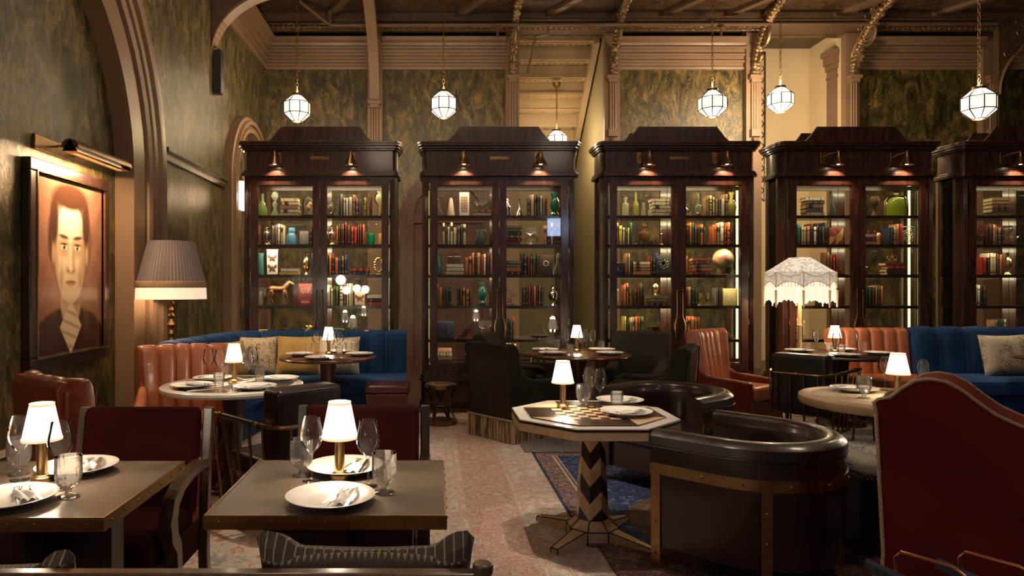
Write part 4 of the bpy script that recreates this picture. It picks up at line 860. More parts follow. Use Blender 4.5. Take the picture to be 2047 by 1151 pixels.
WID = {'demijohn': .27, 'globe': .27, 'horse': .36, 'redbox': .24, 'navycase': .27, 'case': .22, 'tray': .28, 'bowl': .21, 'trophy': .24, 'patbox': .19, 'redpat': .18, 'ornate': .18, 'framedbook': .18, 'redbook': .17, 'cloche': .18, 'cakestand': .19, 'box': .16, 'filigree': .17, 'cutbowls': .17, 'gears': .17, 'butterfly': .16,
 'candlestick': .08, 'tallbottle': .08, 'goblets': .075, 'smallbottle': .075, 'tealvase': .085, 'bell': .105, 'goldurn': .10, 'orb': .12, 'miniframe': .15, 'whitecard': .13, 'butterfly2': .13, 'smallbutterfly': .14, 'teapot': .16, 'pitcher': .16, 'coupe': .115}
#            left door                     right door
SHELF = [[ ('greenbottle hourvase S5l cloche', 'orb B8l B1g B1g goblet'), ('B1g urn B4l bluevase miniframe B2w', 'urn B3d B6r B1g greenjar goldjar'), ('tealvase butterfly S2y goldurn B1d', 'B7d S2w wreath'), ('smallbottle horse B1d redbook B1w', 'B5g B4w smallbutterfly S3w'), ('goldbox tray L2g', 'S3g box') ],
 [ ('decanter cone whitecard S2l+bowl', 'shaker bell B7l greenvase'), ('B1r B8l pitcher', 'S6d cutbowls B5w'), ('bluebottle S3l+box B9w', 'S4d B6d framedbook decanter'), ('B6d B5d greenvase', 'cakestand B8d urn'), ('navycase L2r cutbowls', 'B5d tray'), ('S4w S3w', 'B5d S3d')],
 [ ('goldjar bottle tallbottle smallbottle S5l', 'teapot orb B7l goldvase'), ('B8g S1r+amberdec candlestick', 'B9d B6w'), ('case B3g S4l B3d ornate', 'B3g S5d globe'), ('B3y B3g B4r S3d+goldcup', 'B2w B3d goblets goblets B2d patbox'), ('goldbox B7g trophy', 'B6d S2d'), ('S2d', 'redbox L2l')],
 [ ('ambervase S5l darkdecanter', 'tumblerset trophyhour demijohn'), ('smallbottle B10m redpat', 'S4w redpitcher B4w filigree'), ('B2w pitcher B4r', 'box S4r+gears'), ('L2l B5w', 'B9d'), ('B6l', 'B4d')],
 [ ('golddecanter S5l', 'S2l bottle'), ('S3w B6w hourglass coupe', 'B3d'), ('greenvase B6w goldurn', 'B2r'), ('B8w', 'B3d'), ('goldbox B4g', 'B2d')]]
BIGGRP = {}
for ci, cabx in enumerate(CABX):
    for ri, halves in enumerate(SHELF[ci]):
        bi = 0; stack_i = 0
        for hi, spec in enumerate(halves):
            if ci == 4 and hi == 1: continue
            x0, x1 = (cabx-.80, cabx-.05) if hi == 0 else (cabx+.05, cabx+.80)
            zz = ROWZ[ri]; maxh = [.31, .30, .32, .33, .36, .24][ri]; items = []
            for tok in spec.split():
                a, _, top = tok.partition('+')
                if a[0] in 'BLS' and a[1:2].isdigit():
                    n = int(a[1:-1]); pal = SETS[a[-1]]
                    if a[0] == 'B':
                        cols = [pal[k % len(pal)] if a[-1] == 'm' else random.choice(pal) for k in range(n)]; ws = [random.choice([.022,.027,.032,.036,.042]) for _ in range(n)]
                        items.append(('B', cols, ws, sum(ws)+.004*n, top))
                    elif a[0] == 'L': items.append(('L', [random.choice(pal) for _ in range(n)], [.035]*n, .16+.04*n, top))
                    else: items.append(('S', [random.choice(pal) for _ in range(n)], None, .235, top))
                else: items.append(('O', a, None, WID.get(a, .13), top))
            tot = sum(q[3] for q in items); gap = max(.002, (x1-x0-tot)/len(items)); 
            squeeze = 1.0 if tot <= (x1-x0) else (x1-x0)/tot*.99
            x = x0+gap*.3*0
            for q in items:
                w = q[3]*squeeze; y = YF+.085
                if q[0] == 'B':
                    xx = x
                    for col, bw in zip(q[1], q[2]):
                        bw *= squeeze; h = min(maxh, random.uniform(.205, .275)); dd = random.uniform(.13, .17)
                        put_book(ci, xx, y+random.uniform(0, .015), zz, bw-.001, h, dd, col, 0, '%s book standing %s along the %s shelf of the %s' % (col, ORD[bi], ROWN[ri], CABN[ci]), 'books on the %s shelf of the %s' % (ROWN[ri], CABN[ci])); bi += 1; xx += bw+.004*squeeze
                elif q[0] == 'L':
                    for k, col in enumerate(q[1]):
                        put_book(ci, x+k*.045, y, zz+.003, .034, .21, .15, col, 38, '%s book leaning %s along the %s shelf of the %s' % (col, ORD[bi], ROWN[ri], CABN[ci]), 'books on the %s shelf of the %s' % (ROWN[ri], CABN[ci])); bi += 1
                elif q[0] == 'S':
                    zs = zz; n = len(q[1]); th = min(.05, (maxh-.02-(.12 if q[4] else 0))/n)
                    for k, col in enumerate(q[1]):
                        t_ = th*random.uniform(.72, 1); L_ = min(random.uniform(.20, .235), w*.98)
                        put_book(ci, x+random.uniform(0, max(0, w-L_)), y, zs, t_, L_, .15, col, 0, '%s book lying %s in %s stack, %s shelf of %s' % (col, ORD[k], ['the first', 'the second', 'the third'][stack_i], ROWN[ri], CABN[ci]), 'books on the %s shelf of the %s' % (ROWN[ri], CABN[ci]), flat=True); zs += t_+.001
                    stack_i += 1
                    if q[4]: curio(q[4], x+w/2, y+.07, zs, ci, ri)
                else: curio(q[1], x+w/2, y+.055, zz, ci, ri)
                x += w+gap
print('books', NB[0])
# ================================================================= SOFT FURNITURE
def path_line(pts, r=.3, step=.04):
    """plan polyline with rounded corners -> list of (x, y, nx, ny); the normal points to the left-hand side rotated -90 (room side given by sign)"""
    P = [Vector(p) for p in pts]; out = [P[0]]
    for i in range(1, len(P)-1):
        a = (P[i-1]-P[i]).normalized(); b = (P[i+1]-P[i]).normalized(); A = P[i]+a*r; B = P[i]+b*r
        for t in range(9): u = t/8; out.append(A*(1-u)**2+P[i]*2*u*(1-u)+B*u*u)
    out.append(P[-1]); return out
def resample(P, n):
    L = [0]
    for i in range(1, len(P)): L.append(L[-1]+(P[i]-P[i-1]).length)
    res = []
    for k in range(n+1):
        s = L[-1]*k/n; i = 1
        while i < len(P)-1 and L[i] < s: i += 1
        u = (s-L[i-1])/max(1e-9, L[i]-L[i-1]); res.append(P[i-1].lerp(P[i], u))
    return res
def with_normals(P, sgn=1):
    out = []
    for i, p in enumerate(P):
        t = (P[min(i+1, len(P)-1)]-P[max(i-1, 0)]).normalized(); out.append((p.x, p.y, sgn*t.y, -sgn*t.x))
    return out
def channel_back(pts, nch, z0, z1, th=.14, bulge=.035, arch=.03, rake=.10, r=.3, sgn=1, per=8, flare=0):
    P = with_normals(resample(path_line(pts, r), nch*per), sgn); mb = MB()
    def ring(i):
        u = (i % per)/per; w = (1-abs(2*u-1)**3.2)**.5 if i % per else 0
        f = bulge*w; zt = z1-arch*(1-w); rr = []
        H = zt-z0
        for k in range(6): z = z0+(H-.05)*k/5; rr.append((f-(z-z0)*rake+flare*.0, z))
        base = -(H)*rake
        for k in range(1, 8):
            a = k/8*pi; rr.append((base+f*.5-th/2+(th/2+f*.5)*cos(a), zt-.05+.05*sin(a)))
        rr.append((base-th, zt-.08)); rr.append((-th, z0)); return rr
    mb.sweep(P, ring); return mb, P
def seat_sweep(pts, depth, z, h, r=.3, sgn=1, n=40):
    P = with_normals(resample(path_line(pts, r), n), sgn)
    return MB().sweep(P, [(-.05, z-h), (-.05, z-.01), (0, z), (depth*.5, z+.012), (depth-.05, z), (depth-.015, z-.015), (depth, z-.05), (depth-.005, z-h+.01), (depth-.03, z-h)])
def cushion_mb(w, h, t, n=14, pinch=.10):
    mb = MB(); 
    for s in (1, -1):
        def fn(a, b):
            u = 2*a-1; v = 2*b-1; x = u*w/2*(1-pinch*(1-v*v)*.6*abs(u)); z = v*h/2*(1-pinch*(1-u*u)*.6*abs(v))
            e = max(0, (1-u**4)*(1-v**4)); return (x, s*t/2*e**.55, z+h/2)
        mb.grid(fn, n, n)
    return mb
# ---- blue banquette beside the green wall
bl = thing('blue_banquette', 'long curved blue velvet channel-tufted banquette beside the green wall', 'banquette')
pts = [(-2.36, 6.25), (-2.18, 7.84), (-.30, 7.84)]
def seams(P, per, z1, arch, rake, z0, parent, m, th=.14):
    for i in range(per, len(P)-1, per):
        x, y, nx, ny = P[i]; zt = z1-arch; Hh = zt-z0
        q = [(.006-(Hh-.05)*k/5*rake, z0+(Hh-.05)*k/5) for k in range(1, 6)]+[(-Hh*rake-th/2+(th/2+.004)*cos(t), zt-.05+.054*sin(t)) for t in (.5, 1.1, 1.7, 2.3)]
        obj('seam', MB().tube([(x+nx*d, y+ny*d, z) for d, z in q], .0042, 5), m, parent)
M['seam_blue'] = mat('pale_blue_seam', (.07,.15,.27), .7)
m_, P = channel_back(pts, 14, .40, .955, r=.55, arch=.022, bulge=.045); obj('backrest', m_, M['blue'], bl); seams(P, 8, .955, .022, .10, .40, bl, M['seam_blue'])
seat_p = [(-2.36, 6.25), (-2.18, 7.84), (-.30, 7.84)]
obj('seat', seat_sweep(seat_p, .62, .47, .16, .55), M['blue'], bl); 
m_ = MB().sweep(with_normals(resample(path_line(pts, .55), 40)), [(-.13, .0), (-.13, .42), (.56, .31), (.56, .0)]); obj('plinth', m_, M['blue'], bl)
m_ = MB().prism([(-.0, 0), (.10, 0), (.10, .80), (.06, .93), (0, .955)], 0, .01, 'z') if 0 else MB()
# ---- right: orange leather section and blue banquette
og = thing('orange_settee', 'orange channel-backed leather settee against the demijohn bookcase', 'settee')
m_, P = channel_back([(4.60, 7.84), (5.50, 7.84)], 6, .40, .985, arch=.02, bulge=.03); obj('backrest', m_, M['orange'], og)
obj('seat', seat_sweep([(4.60, 7.84), (5.50, 7.84)], .55, .46, .17), M['orange'], og); obj('base', MB().box(4.61, 7.36, .06, 5.49, 7.95, .31), M['orange'], og)
for x in (4.66, 5.44): obj('leg', MB().cyl(x, 7.40, 0, .08, .022), M['wooddark'], og)
b2 = thing('blue_banquette', 'blue velvet channel-tufted banquette next to the orange leather settee', 'banquette')
m_, P = channel_back([(5.50, 7.80), (8.6, 7.80)], 10, .40, 1.0, arch=.04, bulge=.055); obj('backrest', m_, M['blue'], b2); seams(P, 8, 1.0, .04, .10, .40, b2, M['seam_blue'])
obj('seat', seat_sweep([(5.50, 7.80), (8.6, 7.80)], .66, .47, .16), M['blue'], b2); obj('plinth', MB().box(5.52, 7.2, 0, 8.6, 7.92, .33), M['blue'], b2)
# ---- cushions
def cushion(x, y, z, w, h, t, mt, rz, tilt, label):
    o = obj('cushion', cushion_mb(w, h, t), mt, loc=(x, y, z), rot=(R(tilt), 0, R(rz))); return tag(o, label, 'cushion')
cushion(-2.13, 7.30, .475, .40, .40, .15, M['mustard'], 58, -10, 'mustard cushion in the curve of the blue banquette')
cushion(-1.95, 7.58, .475, .44, .43, .15, M['leopard'], 8, -11, 'leopard spotted cushion between two mustard cushions')
cushion(-1.50, 7.57, .475, .50, .44, .15, M['mustard'], -2, -12, 'mustard cushion behind the dark round table')
cushion(-1.05, 7.58, .475, .48, .43, .15, M['leopard'], 3, -12, 'leopard spotted cushion mostly hidden by lamp and glasses')
cushion(6.33, 7.50, .475, .56, .46, .16, M['leopard'], 4, -13, 'large leopard spotted cushion on the banquette by the orange settee')
cushion(6.86, 7.56, .475, .50, .43, .15, M['mustard'], -3, -11, 'mustard cushion half hidden behind the big leopard cushion')
# ---- channel-backed leather armchair
def leather_chair(name, label, bx, by, fx, fy, front_mt, side_mt, W=.60, H=.97, D=.74, skirt=True, nch=5, low=False):
    t = thing(name, label, 'armchair', (bx, by, 0), face(fx, fy)); w = W/2
    pts = [(w, .10), (w, 0), (-w, 0), (-w, .10)]
    m_, P = channel_back([(w-.02, .05), (w*.6, .0), (-w*.6, 0), (-w+.02, .05)], nch, .38, H, th=.10, bulge=.028, arch=.012, rake=.16, r=.08, sgn=1); obj('backrest', m_, front_mt, t)
    s = MB()
    for sx in (-1, 1):
        a, b = sorted((sx*(w-.04), sx*(w+.03)))
        s.prism([(-.14, .05), (-.16, .55), (-.17, H-.06), (-.10, H-.02), *([(-.07, .74), (-.01, .58), (.08, .53), (D*.75, .51), (D-.02, .50)] if low else [(-.06, .80), (.02, .66), (.12, .60), (D*.75, .56), (D-.02, .52)]), (D-.02, .05)], a, b, 'x')
    obj('side_panel', s, side_mt, t, bevel=.018, seg=3)
    obj('back_panel', MB().prism([(-.10, .05), (-.16, .5), (-.20, H-.05), (-.17, H-.01), (-.12, H-.02), (-.05, .4), (-.03, .05)], -w, w, 'x'), side_mt, t, bevel=.012)
    obj('seat', MB().box(-w+.05, -.02, .30, w-.05, D, .45), front_mt, t, bevel=.045, seg=4)
    obj('front_rail', MB().box(-w+.03, 0, .05, w-.03, D-.03, .32), side_mt, t, bevel=.01)
    for sx in () if low else (-1, 1): obj('armrest', MB().tube([(sx*w, .02, .64), (sx*w, .15, .595), (sx*w, D*.5, .575), (sx*w, D-.04, .55)], [.03,.042,.045,.045], 10), front_mt, t)
    sk = MB(); n = 60
    if skirt:
        q = [(-w-.03, -.14), (w+.03, -.14), (w+.03, D), (-w-.03, D)]
        sk.box(-w-.035, -.15, .01, w+.035, D+.005, .16); obj('skirt', sk, side_mt, t, bevel=.012)
    return t
leather_chair('leather_armchair', 'rust leather armchair seen from behind below the framed portrait', -1.98, 3.74, .61, .79, M['rust'], M['rust'], W=.56, H=.985, D=.67)
leather_chair('leather_armchair', 'chestnut leather channel-backed armchair facing the white-rimmed round table', -2.02, 5.52, .35, -.94, M['orange'], M['rust'], W=.60, H=.985, D=.62)
leather_chair('leather_armchair', 'orange leather channel-backed armchair before the globe bookcase', 3.04, 7.35, .60, -.80, M['orange'], M['rust'], W=.52, H=1.0, D=.56, low=True, nch=6)
# ---- dark velvet armchairs with bullion fringe
def velvet_armchair(label, cx, cy, fx, fy, W=.66, D=.74, H=.93):
    t = thing('velvet_armchair', label, 'armchair', (cx, cy, 0), face(fx, fy), 'velvet armchairs around the dark wood round table'); w = W/2
    obj('base', MB().box(-w, -D/2, .20, w, D/2, .34), M['olive'], t, bevel=.02, seg=3)
    b = MB().prism([(-D/2, .20), (-D/2-.04, .60), (-D/2-.07, H-.03), (-D/2-.03, H), (-D/2+.05, H-.01), (-D/2+.09, H-.06), (-D/2+.16, .5), (-D/2+.18, .2)], -w, w, 'x'); obj('backrest', b, M['olive'], t, bevel=.03, seg=4)
    obj('piping', MB().tube([(-w+.01, -D/2-.02, .25), (-w+.0, -D/2-.06, .6), (-w+.02, -D/2-.075, H-.03), (0, -D/2-.075, H-.005), (w-.02, -D/2-.075, H-.03), (w, -D/2-.06, .6), (w-.01, -D/2-.02, .25)], .006, 5), M['olive'], t)
    for s in (-1, 1):
        x0, x1 = sorted((s*(w-.13), s*(w+.005)))
        obj('armrest', MB().prism([(-D/2+.02, .22), (-D/2+.05, .72), (-D/2+.16, .62), (-.02, .57), (D/2-.06, .56), (D/2, .52), (D/2+.005, .22)], x0, x1, 'x'), M['olive'], t, bevel=.035, seg=4)
    obj('seat', MB().box(-w+.12, -D/2+.12, .33, w-.12, D/2+.02, .47), M['olive'], t, bevel=.045, seg=4)
    f = MB(); n = 200; prm = 2*(W+D); hw, hd = w+.008, D/2+.008; vs = []
    for k in range(n):
        s = k/n*4; sd = int(s); u = s-sd
        p = [(-hw+2*hw*u, -hd), (hw, -hd+2*hd*u), (hw-2*hw*u, hd), (-hw, hd-2*hd*u)][sd]; nx, ny = [(0, -1), (1, 0), (0, 1), (-1, 0)][sd]
        q = .007*sin(k*2.1); 
        for z, e in ((.215, .0), (.12, .006), (.012, .012)): vs.append((p[0]+nx*(q+e), p[1]+ny*(q+e), z))
    f.add(vs, [(k*3+j, ((k+1)%n)*3+j, ((k+1)%n)*3+j+1, k*3+j+1) for k in range(n) for j in range(2)], 0, False)
    obj('fringe', f, M['bullion'], t)
    hb = MB(); 
    for k in range(4): 
        p = [(-hw, -hd), (hw, -hd), (hw, hd), (-hw, hd)]; hb.tube([(*p[k], .218), (*p[(k+1)%4], .218)], .010, 6)
    obj('fringe_heading', hb, M['cord'], t)
    return t
velvet_armchair('fringed charcoal velvet armchair showing its back, beside the brass stool', .83, 6.72, .78, .62, D=.72, W=.60)
velvet_armchair('charcoal velvet armchair against the bookcase behind the stool', .90, 7.66, .93, -.36, D=.62, W=.60, H=.935)
velvet_armchair('charcoal velvet armchair facing out before the globe bookcase', 2.28, 7.64, -.45, -.89, D=.60, W=.66, H=.945)
velvet_armchair('charcoal velvet armchair showing its back, nearest the leather barrel chairs', 2.12, 6.66, -.88, .48, D=.68, W=.62, H=.90)
# ---- barrel chairs
def barrel_chair(label, tips_mid, f, rad=.44, armlen=.30, rim=.72):
    fl = sqrt(f[0]**2+f[1]**2); f = (f[0]/fl, f[1]/fl); cx, cy = tips_mid[0]-f[0]*armlen, tips_mid[1]-f[1]*armlen
    t = thing('barrel_chair', label, 'armchair', (cx, cy, 0), face(*f), 'leather barrel chairs at the chessboard table')
    ri = rad-.11; P = [Vector((ri, armlen))]
    for k in range(25): a = -k*pi/24; P.append(Vector((ri*cos(a), ri*sin(a))))
    P.append(Vector((-ri, armlen))); Q = with_normals(resample(P, 44), 1)
    if Q[22][3] > 0: Q = [(a, b, -c, -d) for a, b, c, d in Q]
    shell = [(0, .30), (0, .55), (-.012, .63), (-.01, rim-.035), (.012, rim-.008), (.045, rim), (.085, rim-.008), (.113, rim-.03), (.118, rim-.075), (.108, rim-.085), (.112, rim-.15), (.108, .40), (.104, .13), (.0, .13)]
    obj('shell', MB().sweep(Q, shell), M['brownleather'], t)
    obj('seam', MB().tube([(x+nx*.116, y+ny*.116, rim-.082) for x, y, nx, ny in Q], .004, 5), M['blackleather'], t)
    st = MB(); st.prism([(ri-.01, armlen-.02)]+[((ri-.01)*cos(-k*pi/16), (ri-.01)*sin(-k*pi/16)) for k in range(17)]+[(-ri+.01, armlen-.02)], .30, .45); obj('seat', st, M['brownleather'], t, bevel=.035, seg=3)
    st = MB(); st.prism([(ri, armlen-.03)]+[(ri*cos(-k*pi/16), ri*sin(-k*pi/16)) for k in range(17)]+[(-ri, armlen-.03)], .13, .31); obj('apron', st, M['brownleather'], t)
    band = [(.111, .50), (.117, .50), (.117, .555), (.111, .555)]
    rv = MB().sweep(Q, band, caps=True, sm=False)
    for k in range(1, 44, 4): x, y, nx, ny = Q[k]; rv.ball((x+nx*.118, y+ny*.118, .528), .0085, 1, n=8)
    obj('brass_band', rv, [M['brass_dark'], M['brass']], t)
    for k in (0, 13, 31, 44):
        x, y, nx, ny = Q[k]; tx, ty = -ny, nx
        if k == 0: x, y = Q[0][0], Q[0][1]-.03
        if k == 44: x, y = Q[44][0], Q[44][1]-.03
        l = MB(); d0, d1, h = .108, .116, .024
        vs = [(x+nx*d+tx*s*h, y+ny*d+ty*s*h, z) for z in (0, .55) for d, s in ((d0, -1), (d1, -1), (d1, 1), (d0, 1))]
        l.add(vs, [(0,1,2,3), (7,6,5,4), (0,4,5,1), (1,5,6,2), (2,6,7,3), (3,7,4,0)])
        lg = obj('leg', l, M['brass_dark'], t); r2 = MB()
        for z in (.10, .26, .40): r2.ball((x+nx*.117, y+ny*.117, z), .0075, n=8)
        obj('rivet', r2, M['brass'], lg)
    return t
barrel_chair('dark brown leather barrel chair with brass strapping seen from behind, nearest the camera', (1.43, 3.82), (-.707, .707), .44, .33)
barrel_chair('dark brown leather barrel chair beyond the chessboard table, turned toward it', (1.50, 4.80), (-.79, -.61), .43, .28)
# ---- oxblood velvet chairs with wooden frames at the brass-edged tables
def club_chair(label, cx, cy, frm, W=.56):
    t = thing('velvet_chair', label, 'chair', (cx, cy, 0), pi, 'velvet chairs at the brass-edged tables'); w = W/2
    # local +Y faces the camera side table
    obj('backrest', MB().prism([(-.02, .42), (-.10, .86), (-.085, .895), (-.04, .90), (-.015, .87), (.06, .42)], -w+.02, w-.02, 'x'), M['red_velvet'], t, bevel=.022, seg=3)
    obj('seat', MB().box(-w+.03, -.02, .34, w-.03, .50, .47), M['red_velvet'], t, bevel=.04, seg=4); obj('seat_rail', MB().box(-w+.02, -.03, .27, w-.02, .50, .35), frm, t, bevel=.005)
    for s in (-1, 1):
        x0, x1 = sorted((s*(w-.012), s*(w+.030)))
        post = MB().prism([(-.075, .0), (-.02, .0), (.0, .25), (-.01, .45), (-.03, .62), (-.075, .89), (-.115, .89), (-.07, .62), (-.055, .45), (-.045, .25)], x0, x1, 'x'); obj('rear_post', post, frm, t, bevel=.004)
        # scrolling arm: flat curved board that sweeps forward, down and back into the front leg
        A = [(-.04, .65), (.06, .66), (.18, .655), (.29, .635), (.37, .59), (.40, .52), (.385, .45), (.345, .40), (.335, .33), (.365, .27), (.38, .19), (.385, .08), (.39, 0)]
        th = [.02, .02, .02, .022, .03, .036, .034, .028, .026, .024, .022, .020, .018]; L_ = []; Rr = []
        for i, (y, z) in enumerate(A):
            a = A[max(0, i-1)]; b = A[min(len(A)-1, i+1)]; dx, dz = b[0]-a[0], b[1]-a[1]; q = sqrt(dx*dx+dz*dz); L_.append((y-dz/q*th[i], z+dx/q*th[i])); Rr.append((y+dz/q*th[i], z-dx/q*th[i]))
        am = MB()
        for i in range(len(A)-1): am.prism([L_[i], L_[i+1], Rr[i+1], Rr[i]], x0-.004, x1+.004, 'x')
        obj('arm', am, frm, t)
        obj('arm_pad', MB().prism([(.02, .672), (.10, .685), (.20, .68), (.27, .655), (.20, .662), (.10, .668)], x0+.002, x1-.002, 'x'), frm, t)
        obj('side_panel', MB().box(s*(w-.008)-.006, -.01, .27, s*(w-.008)+.006, .34, .40), M['red_velvet'], t)
    return t
M['framewood'] = mat('waxed_frame_wood', (.065,.034,.020), .3, 0, (.13,.072,.043), 10, (6,6,.6), coat=.4)
club_chair('oxblood velvet chair with scrolled wooden arms at the table below the portrait', -1.335, 3.10, M['framewood'])
club_chair('oxblood velvet chair behind the free-standing brass-edged table', -.325, 3.15, M['wooddark'])
# ---- black leather chairs with a brass gallery rail
def gallery_chair(label, bx, by, fx, fy, W=.52, D=.78, rz=.65):
    t = thing('gallery_chair', label, 'chair', (bx, by, 0), face(fx, fy), 'black leather chairs with brass gallery rails'); w = W/2
    obj('backrest', MB().box(-w+.03, .02, .34, w-.03, .20, .86), M['blackleather'], t, bevel=.035, seg=4)
    obj('seat', MB().box(-w+.03, .18, .30, w-.03, D-.06, .44), M['blackleather'], t, bevel=.03, seg=3)
    R_ = [(-w-.06, D, rz+.02), (-w-.03, D-.15, rz+.01), (-w, .08, rz), (-w+.05, -.02, rz), (w-.05, -.02, rz), (w, .08, rz), (w+.03, D-.15, rz+.01), (w+.06, D, rz+.02)]
    Rp = resample(path_line([(a, b) for a, b, c in (R_[0], R_[2], R_[3], R_[4], R_[5], R_[7])], .05), 40)
    obj('rail', MB().tube([(p.x, p.y, rz+.02*max(0, p.y)/D) for p in Rp], .0125, 9), M['brass_old'], t)
    col = MB()
    for s in (-1, 1):
        col.tube([(s*(w+.012), .16, rz), (s*(w+.018), .19, rz)], .019, 9); col.tube([(s*(w+.05), D-.13, rz+.018), (s*(w+.052), D-.10, rz+.018)], .019, 9)
        col.tube([(s*(w+.018), .20, rz+.006), (s*(w+.05), D-.14, rz+.018)], .0165, 8, m=1)
    col.tube([(-.015, -.02, rz), (.015, -.02, rz)], .019, 9); obj('rail_collar', col, [M['brass'], M['blackleather']], t)
    lw = .17
    Lr = resample(path_line([(-w+.0, D-.12), (-w+.02, .02), (w-.02, .02), (w, D-.12)], .04), 40); obj('lower_rail', MB().tube([(p.x, p.y, lw) for p in Lr], .010, 8), M['brass_old'], t)
    for s in (-1, 1):
        for k, (y, y2) in enumerate(((.12, .10), (.26, .24), (.40, .37), (.53, .48))): obj('spindle', MB().tube([(s*(w+.012+k*.01), y, rz+.005), (s*(w-.01), y2, lw)], .009, 7), M['brass_old'], t)
        obj('leg', MB().tube([(s*(w+.055), D-.02, rz+.015), (s*(w+.03), D-.05, .30), (s*(w+.01), D-.08, 0)], [.013,.012,.009], 8).lathe([(.012,0),(.018,.01),(.012,.03)], 8, (s*(w+.01), D-.08, 0)).tube([(s*(w+.04), D-.04, .40), (s*(w+.038), D-.042, .38)], .019, 8), M['brass_old'], t)
        obj('leg', MB().tube([(s*(w-.04), -.01, lw+.02), (s*(w-.05), -.01, 0)], [.011,.009], 8), M['brass_old'], t)
    for x in (-.17, -.057, .057, .17): obj('spindle', MB().tube([(x, -.02, rz), (x*.94, .02, lw)], .009, 7), M['brass_old'], t)
    return t
gallery_chair('black leather chair with brass rail, corner-on beside the white-rimmed round table', -.70, 4.02, -.70, .71, D=.66)
gallery_chair('black leather chair with brass rail wrapping its back, before the fringed lamp', 3.19, 5.98, .73, .69, D=.66, rz=.69)
# ---- camelback chair
M['cord2'] = mat('tan_cord', (.58,.41,.25), .7, 0, (.34,.21,.11), 90)
cb = thing('camelback_chair', 'tall rust red velvet camelback chair edged in cream cord', 'armchair', (0, 0, 0))
prof2 = [(1.80, .35), (1.835, .93), (1.828, .975), (1.845, .988), (1.885, .995), (1.93, 1.035), (1.975, 1.065), (2.03, 1.075), (2.09, 1.065), (2.15, 1.03), (2.21, .98), (2.27, .935), (2.34, .90), (2.42, .865), (2.52, .84), (2.60, .835), (2.62, .82), (2.60, .35), (2.58, .06), (1.83, .06)]
prof2[0] = (1.868, .35)
def cam_pt(p, k): return (p[0]+k*.19, 2.83-(p[0]-1.82)*.18+k*.21, p[1])
cm = MB(); n = len(prof2); vs = [cam_pt(p, 0) for p in prof2]+[cam_pt(p, 1) for p in prof2]
cm.add(vs, [tuple(range(n))[::-1], tuple(range(n, 2*n))]+[(i, (i+1)%n, n+(i+1)%n, n+i) for i in range(n)]); obj('backrest', cm, M['red_velvet2'], cb)
for k in (0, 1): obj('cord_piping', MB().tube([cam_pt(p, k) for p in [(1.84, .06), (1.862, .35)]+prof2[1:17]+[(2.60, .35)]], .0072, 7), M['cord2'], cb)
sm = MB(); sm.prism([(.02, -.0), (.42, -.0), (.42, .62), (.02, .62)], .30, .46); obj('seat', sm, M['red_velvet2'], cb, bevel=.04, seg=3, loc=(2.36, 2.94, 0), rot=R(-10))
for x, y in ((2.12, 3.05), (2.70, 2.95), (2.52, 3.48), (2.80, 3.42)): obj('leg', MB().lathe([(.015, 0), (.028, .15), (.03, .31)], 10, (x, y, 0)), M['wooddark'], cb)
# ---- little patterned chairs
def speckled_seat(label, x, y, rz):
    t = thing('nailhead_chair', label, 'chair', (x, y, 0), rz)
    obj('seat', MB().prism([(-.27, -.26), (0, -.30), (.27, -.26), (.27, .24), (-.27, .24)], .44, .53), M['speckled'], t, bevel=.035, seg=3)
    obj('apron', MB().prism([(-.275, -.265), (0, -.305), (.275, -.265), (.275, .245), (-.275, .245)], .05, .45), M['black'], t, bevel=.01)
    nh = MB()
    for k in range(24): nh.ball((-.27+.54*k/23, -.275-.03*(1-abs(k-11.5)/11.5), .435), .006, n=6)
    obj('nailhead', nh, M['brass_old'], t); return t
speckled_seat('black based seat in speckled fabric below the pale round table', 2.54, 3.88, 0)
t = thing('patterned_armchair', 'cream and black patterned armchair peeping over the camelback chair', 'armchair', (3.97, 4.15, 0), R(70))
obj('backrest', MB().box(-.3, -.1, .42, .3, .08, .80), M['speckled'], t, bevel=.05, seg=4); obj('seat', MB().box(-.3, .08, .32, .3, .6, .46), M['speckled'], t, bevel=.04); obj('base', MB().box(-.28, -.08, .0, .28, .56, .33), M['speckled'], t, bevel=.02)
# ---- ottoman and stool
ot = thing('ottoman', 'square oxblood leather ottoman with nailheads at the banquette end', 'ottoman', (-.455, 6.9, 0), R(2))
obj('cushion_top', MB().box(-.225, -.2, .40, .225, .2, .485), mat('burgundy_top', (.085,.016,.012), .35, coat=.3), ot, bevel=.035, seg=4)
obj('body', MB().prism([(-.21, .05), (-.185, .22), (-.215, .40), (.215, .40), (.185, .22), (.21, .05)], -.19, .19, 'y'), mat('burgundy_leather', (.075,.010,.008), .4, coat=.2), ot, bevel=.006)
nh = MB()
for k in range(26): nh.ball((-.208+.416*k/25, -.193, .392), .0055, n=6)
for s in (-1, 1):
    for k in range(14): z = .07+.32*k/13; nh.ball((s*(.205-.022*sin((z-.05)/.35*pi)), -.192, z), .0055, n=6)
obj('nailhead', nh, M['brass'], ot)
for sx in (-.17, .17):
    for sy in (-.15, .15): obj('leg', MB().cyl(sx, sy, 0, .06, .02), M['wooddark'], ot)
st = thing('brass_stool', 'small round brass drum stool before the bookcases', 'stool', (.087, 7.22, 0), 0)
obj('seat', MB().lathe([(.0, .435), (.15, .437), (.165, .43), (.165, .39), (.15, .385), (.0, .385)], 28), M['brass_old'], st)
obj('base_ring', MB().lathe([(.17, 0), (.175, .01), (.172, .05), (.15, .055), (.0, .055)], 28), M['brass_old'], st)
obj('middle_ring', MB().tube([(.10*cos(k*pi/8), .10*sin(k*pi/8), .215) for k in range(16)], .012, 6, closed=True), M['brass_old'], st)
